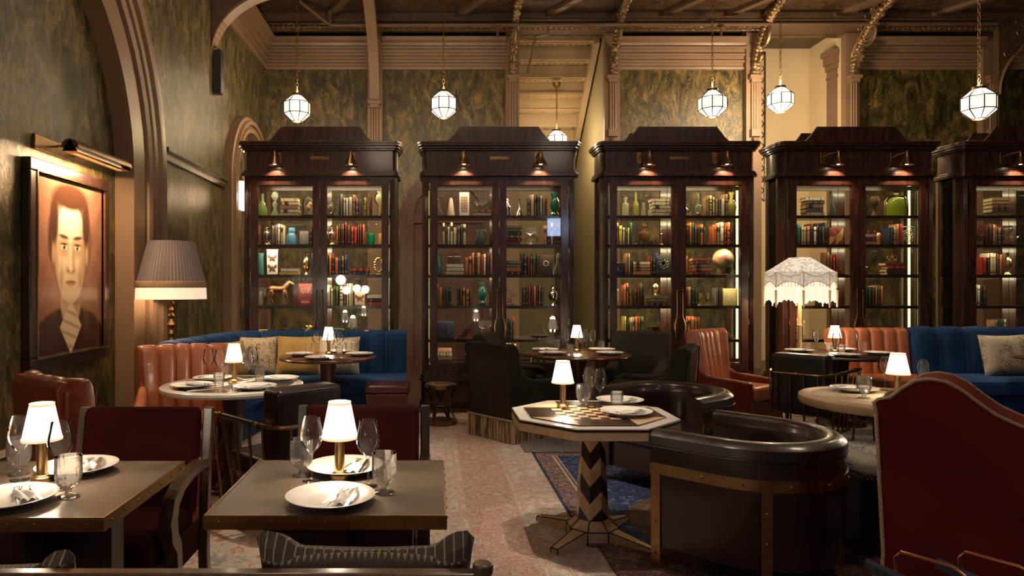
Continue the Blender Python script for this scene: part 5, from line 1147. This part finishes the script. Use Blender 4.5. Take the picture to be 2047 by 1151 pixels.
for k in range(6):
    a = k*pi/3; s_ = 1 if k % 2 else -1
    l = MB(); 
    for z0, z1, a0, a1, r0, r1 in ((.05, .215, a, a+.5*s_, .15, .095), (.215, .39, a+.5*s_, a+1.0*s_, .095, .15)):
        l.tube([(r0*cos(a0), r0*sin(a0), z0), (r1*cos(a1), r1*sin(a1), z1)], .013, 4)
    obj('strut', l, M['brass_old'], st)
nh = MB()
for k in range(20): nh.ball((.166*cos(k*pi/10), .166*sin(k*pi/10), .41), .006, n=6); nh.ball((.175*cos(k*pi/10), .175*sin(k*pi/10), .03), .006, n=6)
obj('rivet', nh, M['brass'], st)
# ---- copper rack in the near corner
cr = thing('copper_rack', 'copper wire rack with woven dark webbing at the foot of the camelback chair', 'rack', (0,0,0))
Y0 = 1.75
for k, xx in enumerate((1.21, 1.375)):
    pts = [(xx+.005, Y0, .40), (xx-.008, Y0, .55), (xx-.018, Y0+.01, .755), (xx-.010, Y0, .772), (xx+.06, Y0-.08, .768), (xx+.075, Y0-.10, .755), (xx+.08, Y0-.10, .55), (xx+.083, Y0-.10, .38)]
    obj('wire_loop', MB().tube(pts, .0045, 7), M['copper'], cr)
M['webbing'] = speckle('navy_webbing', (.02,.025,.05), (.25,.25,.3), 130, -.1, .0)
for k in range(2): x0 = 1.12+k*.185; obj('webbing', MB().tube([(x0, Y0+.02, .735), (x0+.09, Y0-.06, .70)], .016, 6), M['webbing'], cr)
bs = MB(); bs.tube([(1.10, Y0+.04, .42), (1.52, Y0+.04, .42), (1.56, Y0-.14, .40), (1.14, Y0-.14, .40)], .005, 6, closed=True)
for x, y in ((1.10, Y0+.04), (1.52, Y0+.04), (1.56, Y0-.14), (1.14, Y0-.14)): bs.tube([(x, y, .41), (x, y, 0)], .006, 6)
obj('wire_base', bs, M['copper'], cr)
# ---- near bench with its cushions
bn = thing('wooden_bench', 'waxed wooden bench rail running along the near edge', 'bench', (0,0,0))
obj('back_rail', MB().prism([(1.33, .853), (1.36, .880), (1.40, .876), (1.40, .79), (1.34, .79)], -1.7, .098, 'x'), M['framewood'], bn, bevel=.006)
obj('end_post', MB().box(.084, 1.34, 0, .118, 1.41, .872).cyl(.101, 1.375, .872, .896, .021, 12), M['framewood'], bn, bevel=.006)
obj('seat', MB().box(-1.7, 1.42, .32, .08, 1.92, .46), M['rust'], bn, bevel=.03, seg=3); obj('back_panel', MB().box(-1.7, 1.36, .3, .07, 1.40, .82), M['wooddark'], bn)
for x in (-1.6, -.1): obj('leg', MB().box(x, 1.84, 0, x+.06, 1.90, .33), M['framewood'], bn)
def tweed():
    m = mat('woven_tweed', (.12,.09,.07), .9); nt = m.node_tree; N = nt.nodes; L = nt.links; b = N['Principled BSDF']
    tc = N.new('ShaderNodeTexCoord'); sp = N.new('ShaderNodeSeparateXYZ'); L.new(tc.outputs['Object'], sp.inputs[0])
    def mth(op, a, b_=None, c=None):
        q = N.new('ShaderNodeMath'); q.operation = op
        for i, s in enumerate((a, b_, c)):
            if s is None: continue
            if isinstance(s, (int, float)): q.inputs[i].default_value = s
            else: L.new(s, q.inputs[i])
        return q.outputs[0]
    def tri(s, f): return mth('ABSOLUTE', mth('SUBTRACT', mth('FRACT', mth('MULTIPLY', s, f)), .5))   # 0..0.5
    dx = tri(sp.outputs[0], 52); dz = tri(sp.outputs[2], 52); dia = mth('FRACT', mth('MULTIPLY', mth('ADD', dx, dz), 3.0)); diaL = mth('GREATER_THAN', dia, .55)
    wav = mth('LESS_THAN', mth('ABSOLUTE', mth('SUBTRACT', mth('FRACT', mth('ADD', mth('MULTIPLY', sp.outputs[2], 40), mth('MULTIPLY', tri(sp.outputs[0], 70), .9))), .5)), .12)
    tick = mth('LESS_THAN', tri(sp.outputs[0], 50), .08)
    zt = mth('GREATER_THAN', sp.outputs[2], .405); zm = mth('GREATER_THAN', sp.outputs[2], .385)
    low = mth('ADD', mth('MULTIPLY', diaL, mth('SUBTRACT', 1, zm)), mth('MULTIPLY', wav, zm)); f = mth('ADD', mth('MULTIPLY', low, mth('SUBTRACT', 1, zt)), mth('MULTIPLY', tick, zt))
    mx = N.new('ShaderNodeMixRGB'); mx.inputs[1].default_value = (.12,.085,.065,1); mx.inputs[2].default_value = (.52,.42,.32,1); L.new(f, mx.inputs[0])
    nz = N.new('ShaderNodeTexNoise'); nz.inputs['Scale'].default_value = 220; L.new(tc.outputs['Object'], nz.inputs[0])
    m2 = N.new('ShaderNodeMixRGB'); m2.blend_type = 'MULTIPLY'; m2.inputs[0].default_value = .7; L.new(mx.outputs[0], m2.inputs[1]); L.new(nz.outputs[0], m2.inputs[2]); L.new(m2.outputs[0], b.inputs[0])
    bp = N.new('ShaderNodeBump'); bp.inputs['Strength'].default_value = .7; bp.inputs['Distance'].default_value = .003; L.new(nz.outputs[0], bp.inputs['Height']); L.new(bp.outputs[0], b.inputs['Normal']); return m
M['tweed'] = tweed()
def bench_pillow(label, x, y, z, w, h):
    mb = MB()
    for s in (1, -1):
        def fn(a, b):
            u = 2*a-1; v = 2*b-1; e = max(0, (1-u**4)*(1-v**4)); sag = .05*(1-ss(.6, .84, abs(u)))*(b**2)+.03*ss(.93, 1, abs(u))*(b**2) + (.05*(abs(u)-.86)/.14 if abs(u) > .86 else 0)*b*0
            return (u*w/2*(1-.07*(1-v*v)), s*.085*e**.5, (b*h)-sag*.62-.018*(1-u*u)*b)
        mb.grid(fn, 64, 20)
    o = obj('tweed_pillow', mb, M['tweed'], loc=(x, y, z), rot=(R(8), 0, 0)); return tag(o, label, 'cushion')
bench_pillow('brown tweed pillow with woven diamonds on the bench below the free-standing table', -.145, 1.535, .478, .47, .455)
bench_pillow('brown tweed pillow cut by the frame, on the bench in the corner under the portrait', -.985, 1.50, .474, .46, .43)
# ================================================================= FLOOR LAMPS
fl = thing('pleated_floor_lamp', 'turned brass floor lamp with a pleated mauve grey shade and cream fringe', 'lamp', (-2.66, 6.95, 0))
M['pleat'] = mat('pleated_mauve_silk', (.075,.056,.06), .6, emit=.03, ecol=(1,.6,.4))
pz = 1.475
obj('shade', MB().lathe([(.335, 0), (.332, .01), (.225, .435), (.22, .44)], 120, (0, 0, pz), cap=0, rib=lambda a, z: .012*(1 if int(a*60/pi+.5) % 2 else -1)), M['pleat'], fl)
obj('braid', MB().lathe([(.338, -.03), (.345, -.015), (.342, .03), (.332, .035)], 60, (0,0,pz), cap=0), M['cord'], fl)
M['fringe'] = mat('lit_cream_fringe', (.8,.66,.5), .8, emit=.4, ecol=(1,.76,.52))
obj('fringe', MB().lathe([(.338, -.03), (.343, -.145)], 160, (0,0,pz), cap=0, rib=lambda a, z: .010*sin(a*80)), M['fringe'], fl)
obj('pole', MB().lathe([(.001,0),(.15,0),(.155,.02),(.12,.04),(.03,.07),(.018,.12),(.03,.16),(.016,.2),(.02,.5),(.035,.56),(.016,.6),(.016,.78),(.03,.82),(.014,.86),(.03,.90),(.014,.94),(.032,.98),(.014,1.02),(.022,1.04),(.04,1.07),(.022,1.10),(.014,1.13),(.036,1.16),(.014,1.19),(.024,1.22),(.012,1.25),(.026,1.29),(.012,1.31),(.10,1.335),(.10,1.34),(.012,1.345),(.01,1.5)], 18), M['brass_old'], fl)
obj('bulb', MB().ball((0,0,pz+.13), .04), M['bulb'], fl)
lamp('floor_lamp_light', 'POINT', (0,0,pz-.02), 16, WARM, parent=fl, shadow_soft_size=.06)
f2 = thing('fringed_floor_lamp', 'octagonal white lace floor lamp with long cream fringe before the demijohn bookcase', 'lamp', (4.15, 7.72, 0), R(22.5))
M['lace'] = mat('lit_white_lace', (.26,.25,.24), .8, 0, (.85,.82,.76), 34, emit=.2, ecol=(1,.86,.70), contrast=(.42,.52)); 
lc = MB(); n = 8
RR = [(.11, .0), (.355, -.165), (.36, -.33)]
lc.add([(r*cos(i*pi/4), r*sin(i*pi/4), 1.785+z) for r, z in RR for i in range(8)], [(k*8+i, k*8+(i+1)%8, (k+1)*8+(i+1)%8, (k+1)*8+i) for k in range(2) for i in range(8)]); obj('lace_panel', lc, M['lace'], f2)
fg = MB(); vs = []
for k in range(160):
    u = k/20; i = int(u); q = u-i; a0, a1 = i*pi/4, (i+1)*pi/4; x = .36*(cos(a0)*(1-q)+cos(a1)*q); y = .36*(sin(a0)*(1-q)+sin(a1)*q); s = 1+.012*sin(k*2.6)
    sc_ = 4*q*(1-q); top = 1.455+.06*sc_; bot = 1.245+.065*sc_**.7+.012*sin(k*1.7); vs += [(x*s, y*s, top), (x*s*1.01, y*s*1.01, (top+bot)/2), (x*s*1.015, y*s*1.015, bot)]
fg.add(vs, [(k*3+j, ((k+1)%160)*3+j, ((k+1)%160)*3+j+1, k*3+j+1) for k in range(160) for j in range(2)]); obj('fringe', fg, mat('lit_long_fringe', (.85,.76,.62), .8, emit=.5, ecol=(1,.84,.62)), f2)
br = MB()
for i in range(8):
    a0, a1 = i*pi/4, (i+1)*pi/4
    for zz, amp, r in ((1.62, -.05, .357), (1.455, .06, .364)):
        br.tube([((r+.004)*(cos(a0)*(1-q/8)+cos(a1)*q/8), (r+.004)*(sin(a0)*(1-q/8)+sin(a1)*q/8), zz+amp*4*(q/8)*(1-q/8)) for q in range(9)], .006, 5)
    br.tube([(.364*cos(a0), .364*sin(a0), 1.62), (.368*cos(a0), .368*sin(a0), 1.44)], .006, 5); br.tube([(.368*cos(a0), .368*sin(a0), 1.42), (.368*cos(a0), .368*sin(a0), 1.23)], [.014,.008], 6)
obj('gold_braid', br, mat('gold_braid', (.5,.36,.18), .7, emit=.12, ecol=(1,.65,.3)), f2)
obj('pole', MB().lathe([(.001,0),(.16,0),(.16,.02),(.04,.05),(.022,.1),(.022,1.0),(.03,1.02),(.02,1.05),(.018,1.62)], 14), mat('cream_gold_pole', (.5,.36,.16), .4), f2)
obj('bulb', MB().ball((0,0,1.5), .045), M['bulb'], f2)
lamp('floor_lamp_light', 'POINT', (0,0,1.34), 14, WARM, parent=f2, shadow_soft_size=.06)
# ================================================================= TABLES
def rect_table(label, x0, y0, x1, y1, side_sel):
    t = thing('brass_edged_table', label, 'table', ((x0+x1)/2, (y0+y1)/2, 0), 0, 'brass-edged square tables'); a, b = (x1-x0)/2, (y1-y0)/2
    obj('tabletop', MB().box(-a+.006, -b+.006, .716, a-.006, b-.006, .75), M['metaltop'], t)
    e = MB()
    for p in ((-a, -b, a, -b+.006), (-a, b-.006, a, b), (-a, -b+.006, -a+.006, b-.006), (a-.006, -b+.006, a, b-.006)): e.box(p[0], p[1], .708, p[2], p[3], .7515)
    obj('brass_edge', e, M['brass_dark'], t)
    r = MB(); k = 9
    for i in range(k):
        x = -a+.05+(2*a-.10)*i/(k-1)
        for y, s in ((-b, -1), (b, 1)): r.lathe([(.0, .003), (.004, .002), (.0045, 0)], 8).rot(R(90), 'X', frm=len(r.v)-24); r.v[-24:] = [(p[0]+x, s*abs(p[1])*1.0+y, p[2]+.73) for p in r.v[-24:]]
    for i in range(7):
        y = -b+.05+(2*b-.1)*i/6
        for s in (-1, 1): r.ball((s*a, y, .73), .0045, n=6)
    for i in range(17): r.ball((-a+.04+(2*a-.08)*i/16, -.03, .7500), .0022, n=5)
    obj('rivet', r, M['brass_old'], t)
    obj('pedestal', MB().box(-.26, -.05, .06, .26, .05, .71).box(-.05, -.2, .06, .05, .2, .69), M['wooddark'], t, bevel=.004); obj('foot', MB().box(-.30, -.25, 0, .30, .25, .05), M['black'], t, bevel=.01)
    return t
rect_table('brass-edged table below the portrait, cut by the frame', -1.745, 2.07, -.997, 2.748, 1)
rect_table('free-standing brass-edged table with one row of rivets, centre front', -.703, 2.09, .044, 2.76, 1)
def round_table(name, label, x, y, r, z, top, edge, ped, inset=None, thick=.035, rimr=None):
    t = thing(name, label, 'table', (x, y, 0))
    obj('tabletop', MB().lathe([(.0, z-thick), (r-.03, z-thick), (r-.008, z-thick+.006), (r, z-thick/2), (r-.004, z-.006), (r-.012, z), (.0, z)], 56), edge, t)
    if inset: obj('inlay', MB().lathe([(.0, z+.0015), (inset, z+.0015), (inset+.002, z-.002)], 56), top, t)
    obj('pedestal', MB().lathe([(.0, .04), (.2, .04), (.09, .09), (.06, .14), (.065, .35), (.075, .55), (.085, z-.06), (.16, z-thick), (.0, z-thick)], 24), ped, t)
    obj('foot', MB().lathe([(.235, 0), (.24, .015), (.23, .03), (.19, .045), (.0, .05)], 32), M['brass_old'] if ped is M['black'] else ped, t)
    return t
rt = round_table('round_table', 'cream-rimmed round table with inlaid dark mirror top below the pleated lamp', -1.447, 4.95, .504, .75, M['ebony'], M['marble'], M['wooddark'], .43, .042)
M['mirrortop'] = mat('smoked_mirror_inlay', (.10,.075,.055), .12, .3, (.2,.15,.11), 6)
[c for c in rt.children if c.name.startswith('inlay')][0].data.materials[0] = M['mirrortop']
ln = MB()
for k in range(8):
    a = k*pi/4+.3; ln.tube([(.05*cos(a), .05*sin(a), .7515), (.43*cos(a), .43*sin(a), .7515)], .004, 4); ln.tube([(.43*cos(a), .43*sin(a), .7515), (.22*cos(a+pi/8), .22*sin(a+pi/8), .7515), (.43*cos(a+pi/4), .43*sin(a+pi/4), .7515)], .003, 4)
obj('inlay_line', ln, M['marble'], rt)
round_table('round_table', 'polished dark wood round table before the curved blue banquette', -1.07, 6.97, .495, .75, None, M['tabletop_wood'], M['tabletop_wood'])
round_table('round_table', 'dark wood round table set between charcoal velvet armchairs', 1.55, 7.28, .56, .75, None, M['tabletop_wood'], M['tabletop_wood'])
round_table('round_table', 'dark round table between the fringed lamp and orange settee', 4.31, 7.22, .56, .75, None, M['wooddark'], M['wooddark'])
round_table('round_table', 'pale round table half hidden by the camelback chair', 2.89, 4.35, .50, .75, mat('wicker_inlay', (.33,.24,.16), .5, 0, (.48,.37,.26), 90), mat('blond_wood', (.40,.26,.14), .35, 0, (.5,.34,.2), 6), M['black'], .42, .06)
round_table('round_table', 'red brown round table cut by the edge before the blue banquette', 6.46, 6.85, .52, .75, None, M['tabletop_wood'], M['tabletop_wood'])
# ---- octagonal chessboard table
ox, oy, oz, orr = .926, 3.96, .72, .487
oc = thing('chess_table', 'octagonal inlaid chessboard table on a chevron pedestal', 'table', (ox, oy, 0), 0)
def octa(r, a0=22.5): return [(r*cos(R(a0+45*k)), r*sin(R(a0+45*k))) for k in range(8)]
obj('apron', MB().prism(octa(orr-.004), oz-.062, oz-.018), M['holly'], oc)
obj('edge_moulding', MB().prism(octa(orr), oz-.018, oz-.010).prism(octa(orr-.002), oz-.010, oz-.006), M['ebony'], oc)
obj('border', MB().prism(octa(orr-.006), oz-.006, oz), mat('ivory_border', (.80,.75,.68), .15, coat=.5), oc)
q = orr*.84; ap_ = q*cos(R(22.5)); hs = q*sin(R(22.5))
obj('inner_top', MB().prism(octa(q), oz, oz+.006), M['ebony'], oc)
for sx in (-1, 1):
    for sy in (-1, 1):
        P_ = [(sx*hs, sy*hs), (sx*ap_, sy*hs), (sx*hs, sy*ap_)]; P_ = [(a*.985, b*.985) for a, b in P_]; obj('corner_inlay', MB().prism(P_ if sx*sy > 0 else P_[::-1], oz+.006, oz+.0068), M['holly'], oc)
ws = MB(); c_ = 2*hs/8*1.4; s0 = -4*c_
for i in range(8):
    for j in range(8):
        if (i+j) % 2: ws.box(s0+i*c_, s0+j*c_, oz+.006, s0+(i+1)*c_, s0+(j+1)*c_, oz+.0072)
obj('chessboard', ws, M['holly'], oc)
# pedestal: tapering octagonal shaft with chevrons
ch = MB(); zb, zt = .12, oz-.062; NBAND = 5.6; bh = (zt-zb)/NBAND
for s_i in range(8):
    a0, a1 = R(22.5+45*s_i), R(22.5+45*(s_i+1)); o0, o1 = (0, bh*.75) if s_i % 2 else (bh*.75, 0)
    for k in range(-1, 7):
        q = []
        for a, zz in ((a0, zb+k*bh+o0), (a1, zb+k*bh+o1), (a1, zb+(k+1)*bh+o1), (a0, zb+(k+1)*bh+o0)):
            zz = max(zb, min(zt, zz)); r = .094-.028*(zz-zb)/(zt-zb); q.append((r*cos(a), r*sin(a), zz))
        if max(p[2] for p in q)-min(p[2] for p in q) > .002: ch.add(q, [(0,1,2,3)], 1 if k % 2 else 0)
obj('pedestal', ch, [M['holly'], M['ebony']], oc)
hb = MB(); hb.add([(r*cos(R(22.5+45*k)), r*sin(R(22.5+45*k)), z) for r, z in ((.15, 0), (.15, .075), (.094, .12)) for k in range(8)], [(j*8+k, j*8+(k+1)%8, j*8+8+(k+1)%8, j*8+8+k) for j in range(2) for k in range(8)]+[tuple(range(16, 24))]); obj('hub', hb, M['holly'], oc)
for a in (R(45), R(135), R(225), R(315)):
    f_ = MB(); pr = [(.13, .075, .055), (.38, .038, .026)]
    vs = []
    for r, z, w in pr: vs += [(r, -w, 0), (r, w, 0), (r, w*.8, z), (r, -w*.8, z)]
    f_.add(vs, [(0,1,2,3), (4,7,6,5), (0,4,5,1), (1,5,6,2), (2,6,7,3), (3,7,4,0)]); f_.rot(a); fo = obj('foot', f_, M['holly'], oc)
    l_ = MB()
    for i, j in ((4,5),(5,6),(6,7),(7,4),(2,6),(3,7),(0,4),(1,5),(2,3)): 
        M_ = Matrix.Rotation(a, 3, 'Z'); l_.tube([M_ @ Vector(vs[i]), M_ @ Vector(vs[j])], .0035, 4)
    obj('ebony_line', l_, M['ebony'], fo)
hl = MB()
for k in range(8):
    a = R(22.5+45*k); b = R(22.5+45*(k+1)); hl.tube([(.151*cos(a), .151*sin(a), 0), (.151*cos(a), .151*sin(a), .075), (.095*cos(a), .095*sin(a), .12)], .0035, 4); hl.tube([(.151*cos(a), .151*sin(a), .075), (.151*cos(b), .151*sin(b), .075)], .0035, 4)
obj('ebony_line', hl, M['ebony'], oc)
# ================================================================= TABLEWARE (prototypes, then copies)
FARAWAY = (0, 0, 0); PROTO = {}
def make_lamp():
    t = thing('table_lamp', '', 'lamp')
    obj('base', MB().lathe([(.0, 0), (.037, 0), (.037, .006), (.026, .010), (.026, .022), (.020, .026)], 20).lathe([(.030+.002, 0), (.036, .004), (.036, .016), (.03, .02)], 11), M['brass'], t)
    obj('stem', MB().lathe([(.0185, .02), (.0185, .155), (.010, .158), (.008, .2)], 16), M['brass'], t)
    obj('shade', MB().lathe([(.066, .150), (.0655, .154), (.041, .276), (.040, .280)], 32, cap=0), M['shade'], t)
    s = [c for c in t.children if c.name.startswith('shade')][0]
    for p in ([(.0672, .148), (.0672, .156)], [(.0418, .272), (.0412, .281)]): obj('trim_band', MB().lathe(p, 32, cap=0), M['shadeband'], s)
    obj('bulb', MB().ball((0,0,.205), .014), M['bulb'], t)
    return t
def make_wine():
    o = obj('wine_glass', MB().lathe([(.0, .0), (.033, .0005), (.033, .002), (.010, .004), (.0045, .010), (.0035, .05), (.0035, .095), (.008, .103), (.024, .118), (.038, .14), (.0415, .158), (.040, .178), (.034, .205), (.0302, .231), (.0296, .232), (.0292, .2305)], 28, cap=1), M['crystal']); o['category'] = 'wine glass'; return o
def make_goblet():
    f = lambda a, z: (.045*sin(a*9+z*190)*sin(a*9-z*190) if .03 < z < .09 else 0)
    o = obj('water_goblet', MB().lathe([(.0, .0), (.034, .001), (.034, .004), (.014, .008), (.009, .018), (.012, .026), (.028, .036), (.0325, .042), (.0355, .048), (.038, .054), (.0395, .06), (.0405, .066), (.0412, .072), (.042, .079), (.0425, .087), (.0425, .091), (.042, .135), (.0415, .1365), (.0408, .135)], 60, rib=f, cap=1), M['cut']); o['category'] = 'water glass'; return o
def make_tumbler():
    f = lambda a, z: (.045*sin(a*9+z*170)*sin(a*9-z*170) if .01 < z < .07 else 0)
    o = obj('cut_tumbler', MB().lathe([(.0, .0), (.028, .0), (.030, .012), (.031, .02), (.032, .028), (.033, .036), (.034, .044), (.035, .052), (.036, .06), (.037, .071), (.040, .097), (.0395, .0985), (.0388, .097)], 60, rib=f, cap=1), M['cut']); o['category'] = 'tumbler'; return o
def make_plate():
    o = obj('dinner_plate', MB().lathe([(.0, .0), (.075, .0), (.085, .004), (.125, .017), (.144, .024), (.1455, .0265), (.143, .027), (.12, .0195), (.085, .010), (.07, .008), (.0, .008)], 48), M['porcelain']); o['category'] = 'plate'; return o
def make_napkin():
    m = MB()
    def fn(a, b):
        return ((a-.5)*.055*(1-.25*b)+.01*sin(b*6), (b-.5)*.19, .006+.012*abs(sin(a*pi*2.0))*(1-.4*b)+.004*sin(b*9+a*4))
    m.grid(fn, 14, 14); m.grid(lambda a, b: (lambda p: (p[0], p[1], .0))(fn(a, b)), 1, 1)
    o = obj('napkin', m, M['linen']); o['category'] = 'napkin'; return o
def make_fork():
    m = MB(); m.prism([(-.004, -.10), (.004, -.10), (.003, -.02), (.0025, .03), (.011, .045), (.012, .058), (-.012, .058), (-.011, .045), (-.0025, .03), (-.003, -.02)], 0, .0022)
    for k in range(4): x = -.0105+k*.007; m.box(x-.0015, .056, .0, x+.0015, .095, .002)
    o = obj('fork', m, M['steel']); o['category'] = 'fork'; return o
def make_knife():
    m = MB(); m.prism([(-.005, -.105), (.005, -.105), (.005, -.01), (.008, .0), (.009, .06), (.002, .105), (-.006, .09), (-.006, -.01)], 0, .0028); o = obj('knife', m, M['steel']); o['category'] = 'knife'; return o
MAKE = {'lamp': make_lamp, 'wine': make_wine, 'goblet': make_goblet, 'tumbler': make_tumbler, 'plate': make_plate, 'napkin': make_napkin, 'fork': make_fork, 'knife': make_knife}
GRP = {'lamp': 'brass table lamps with cream shades', 'wine': 'stemmed wine glasses on the tables', 'goblet': 'footed water goblets on the tables', 'tumbler': 'cut glass tumblers on the tables', 'plate': 'white dinner plates on the tables', 'napkin': 'folded napkins on the plates', 'fork': 'forks on the plates', 'knife': 'knives on the plates'}
def put(kind, x, y, z, label, rz=0, tilt=None):
    if kind not in PROTO: o = PROTO[kind] = MAKE[kind](); o.location = (x, y, z); o.rotation_euler = (0, 0, rz); o['label'] = label; o['group'] = GRP[kind]
    else: o = copy_thing(PROTO[kind], label, (x, y, z), rz, GRP[kind])
    if tilt: o.rotation_euler = (tilt[0], tilt[1], rz)
    return o
def on(px, py, z): Y = (EYE-z)*FP/(py-CY); return ((px-CX)*Y/FP, Y)
TZ = .7515
def place(tab, z, lamp_xy, items, power=10):
    put('lamp', lamp_xy[0], lamp_xy[1], z, 'lit brass table lamp with cream shade on %s' % tab)
    for s, e in ((.12, .45), (.262, .16)):
        lamp('table_lamp_light', 'POINT', (lamp_xy[0]+.0, lamp_xy[1]-.0, z+(.139 if s == .12 else .285)), power*e, (1, .80, .57), shadow_soft_size=.035)
    for it in items:
        k, x, y, lab = it[:4]; put(k, x, y, z, lab, it[4] if len(it) > 4 else 0)
        if k == 'plate':
            a = it[4] if len(it) > 4 else 0
            def rel(dx, dy): return (x+dx*cos(a)-dy*sin(a), y+dx*sin(a)+dy*cos(a))
            p = rel(.045, .0); put('napkin', p[0], p[1], z+.012, 'folded white napkin on the %s' % lab, a+.12)
            p = rel(.018, .005); put('fork', p[0], p[1], z+.0235, 'fork lying on the %s' % lab, a-.05, None)
            p = rel(.075, .0); put('knife', p[0], p[1], z+.023, 'knife lying on the %s' % lab, a+.18, None)
T = 'the table under the portrait'
place(T, TZ, on(84, 962, .75), [('wine', *on(40, 960, .75), 'wine glass rising behind the water goblet, wall side of %s' % T), ('wine', *on(121, 977, .75), 'wine glass on the aisle side of the lamp on %s' % T),
  ('goblet', *on(38, 948, .75), 'cut goblet on the wall side of %s' % T), ('goblet', *on(137, 993, .75), 'cut goblet nearest the aisle on %s' % T),
  ('plate', -1.353, 2.60, 'far plate on %s' % T, .2), ('plate', -1.375, 2.215, 'near plate on %s' % T, .5)])
T = 'the free-standing brass-edged table'
place(T, TZ, on(679, 957, .75), [('wine', *on(622.6, 962, .75), 'wine glass on the wall side of the lamp on %s' % T), ('wine', *on(736, 972, .75), 'wine glass on the aisle side of the lamp on %s' % T),
  ('goblet', *on(603, 951, .75), 'cut goblet on the wall side of %s' % T), ('goblet', *on(768, 985, .75), 'cut goblet nearest the aisle on %s' % T),
  ('plate', -.334, 2.60, 'far plate on %s' % T, -.25), ('plate', -.333, 2.225, 'near plate on %s' % T, -.25)])
T = 'the cream-rimmed round table'
place(T, TZ, on(468, 764, .75), [('wine', *on(417, 760, .75), 'wine glass nearest the leather armchair on %s' % T), ('wine', *on(440, 762, .75), 'wine glass just left of the lamp on %s' % T), ('wine', *on(496, 765, .75), 'wine glass just right of the lamp on %s' % T), ('wine', *on(505, 755, .75), 'hindmost wine glass on %s' % T),
  ('tumbler', *on(438, 774, .75), 'front cut tumbler on %s' % T), ('tumbler', *on(450, 756, .75), 'hindmost cut tumbler on %s' % T), ('tumbler', *on(519, 764, .75), 'right hand cut tumbler on %s' % T),
  ('plate', -1.68, 4.76, 'plate at the near left of %s' % T, .9), ('plate', -1.655, 5.14, 'plate at the far left of %s' % T, 2.2), ('plate', -1.22, 4.70, 'plate at the near right of %s' % T, -.9), ('plate', -1.15, 5.12, 'plate at the far right of %s' % T, -2.2)], 11)
T = 'the round table by the blue banquette'
place(T, TZ, on(657, 708, .75), [('wine', *on(632, 707, .75), 'wine glass on the left of %s' % T), ('wine', *on(661, 713, .75), 'wine glass standing before the lamp on %s' % T), ('wine', *on(680, 706, .75), 'wine glass on the right of %s' % T), ('wine', *on(672, 703, .75), 'hindmost wine glass on %s' % T),
  ('tumbler', *on(617, 706, .75), 'leftmost cut tumbler on %s' % T), ('tumbler', *on(678, 711, .75), 'front cut tumbler on %s' % T), ('tumbler', *on(697, 704, .75), 'rightmost cut tumbler on %s' % T),
  ('plate', -1.36, 6.98, 'left plate on %s' % T, 1.2), ('plate', -1.10, 6.64, 'front plate on %s' % T, .2), ('plate', -.75, 7.0, 'right plate on %s' % T, -1.2), ('plate', -1.0, 7.30, 'rear plate on %s' % T, 3.0)], 11)
T = 'the armchair round table'
place(T, TZ, on(1153, 702, .75), [('wine', *on(1132, 701, .75), 'wine glass left of the lamp on %s' % T), ('wine', *on(1171, 699, .75), 'wine glass right of the lamp on %s' % T), ('wine', *on(1185, 702, .75), 'rightmost wine glass on %s' % T), ('wine', *on(1164, 705, .75), 'small wine glass before the lamp on %s' % T),
  ('tumbler', *on(1113, 699, .75), 'leftmost cut tumbler on %s' % T), ('tumbler', *on(1140, 707, .75), 'front cut tumbler on %s' % T), ('tumbler', *on(1202, 699, .75), 'rightmost cut tumbler on %s' % T),
  ('plate', 1.23, 7.48, 'far left plate on %s' % T, 2.2), ('plate', 1.24, 7.10, 'near left plate on %s' % T, 1.0), ('plate', 1.86, 7.50, 'far right plate on %s' % T, -2.2), ('plate', 1.84, 7.10, 'near right plate on %s' % T, -1.0)], 11)
T = 'the round table by the fringed lamp'
place(T, TZ, on(1669, 703, .75), [('wine', *on(1632, 701, .75), 'leftmost wine glass on %s' % T), ('wine', *on(1672, 712, .75), 'wine glass before the lamp on %s' % T), ('wine', *on(1707, 705, .75), 'rightmost wine glass on %s' % T),
  ('tumbler', *on(1616, 703, .75), 'leftmost cut tumbler on %s' % T), ('tumbler', *on(1657, 704, .75), 'cut tumbler under the lampshade on %s' % T), ('tumbler', *on(1682, 708, .75), 'front cut tumbler on %s' % T), ('tumbler', *on(1726, 701, .75), 'rightmost cut tumbler on %s' % T),
  ('plate', 3.96, 7.38, 'leftmost plate on %s' % T, 1.4), ('plate', 4.16, 6.90, 'front plate on %s' % T, .5), ('plate', 4.50, 7.52, 'rear plate on %s' % T, -2.2), ('plate', 4.64, 7.10, 'rightmost plate on %s' % T, -1.0)], 11)
T = 'the pale round table'
place(T, TZ+.002, (2.93, 4.30), [('wine', 3.06, 4.62, 'wine glass left of the lamp on %s' % T), ('wine', 3.16, 4.40, 'wine glass right of the lamp on %s' % T), ('goblet', *on(1727, 796, .75), 'cut goblet on %s' % T), ('plate', 2.83, 4.58, 'single plate on %s' % T, 1.5)])
T = 'the chessboard table'
zc = oz+.0072
place(T, zc, on(1125, 817, oz), [('wine', *on(1178, 812, oz), 'wine glass nearer the lamp on %s' % T), ('wine', *on(1199, 816, oz), 'wine glass farther from the lamp on %s' % T), ('goblet', *on(1166, 815, oz), 'cut goblet beside the lamp on %s' % T), ('tumbler', *on(1233, 818, oz), 'cut tumbler between the plates on %s' % T),
  ('plate', 1.17, 4.27, 'far plate on %s' % T, -1.0), ('plate', 1.10, 3.88, 'near plate on %s' % T, -1.15)])
put('plate', 6.25, 6.98, TZ, 'plate on the round table cut by the edge')
put('plate', 6.22, 6.66, TZ, 'nearer plate on the round table cut by the edge')
for o in list(COL.objects):
    if o.type == 'EMPTY' and not o.children and o.parent is None: bpy.data.objects.remove(o)
uniq()
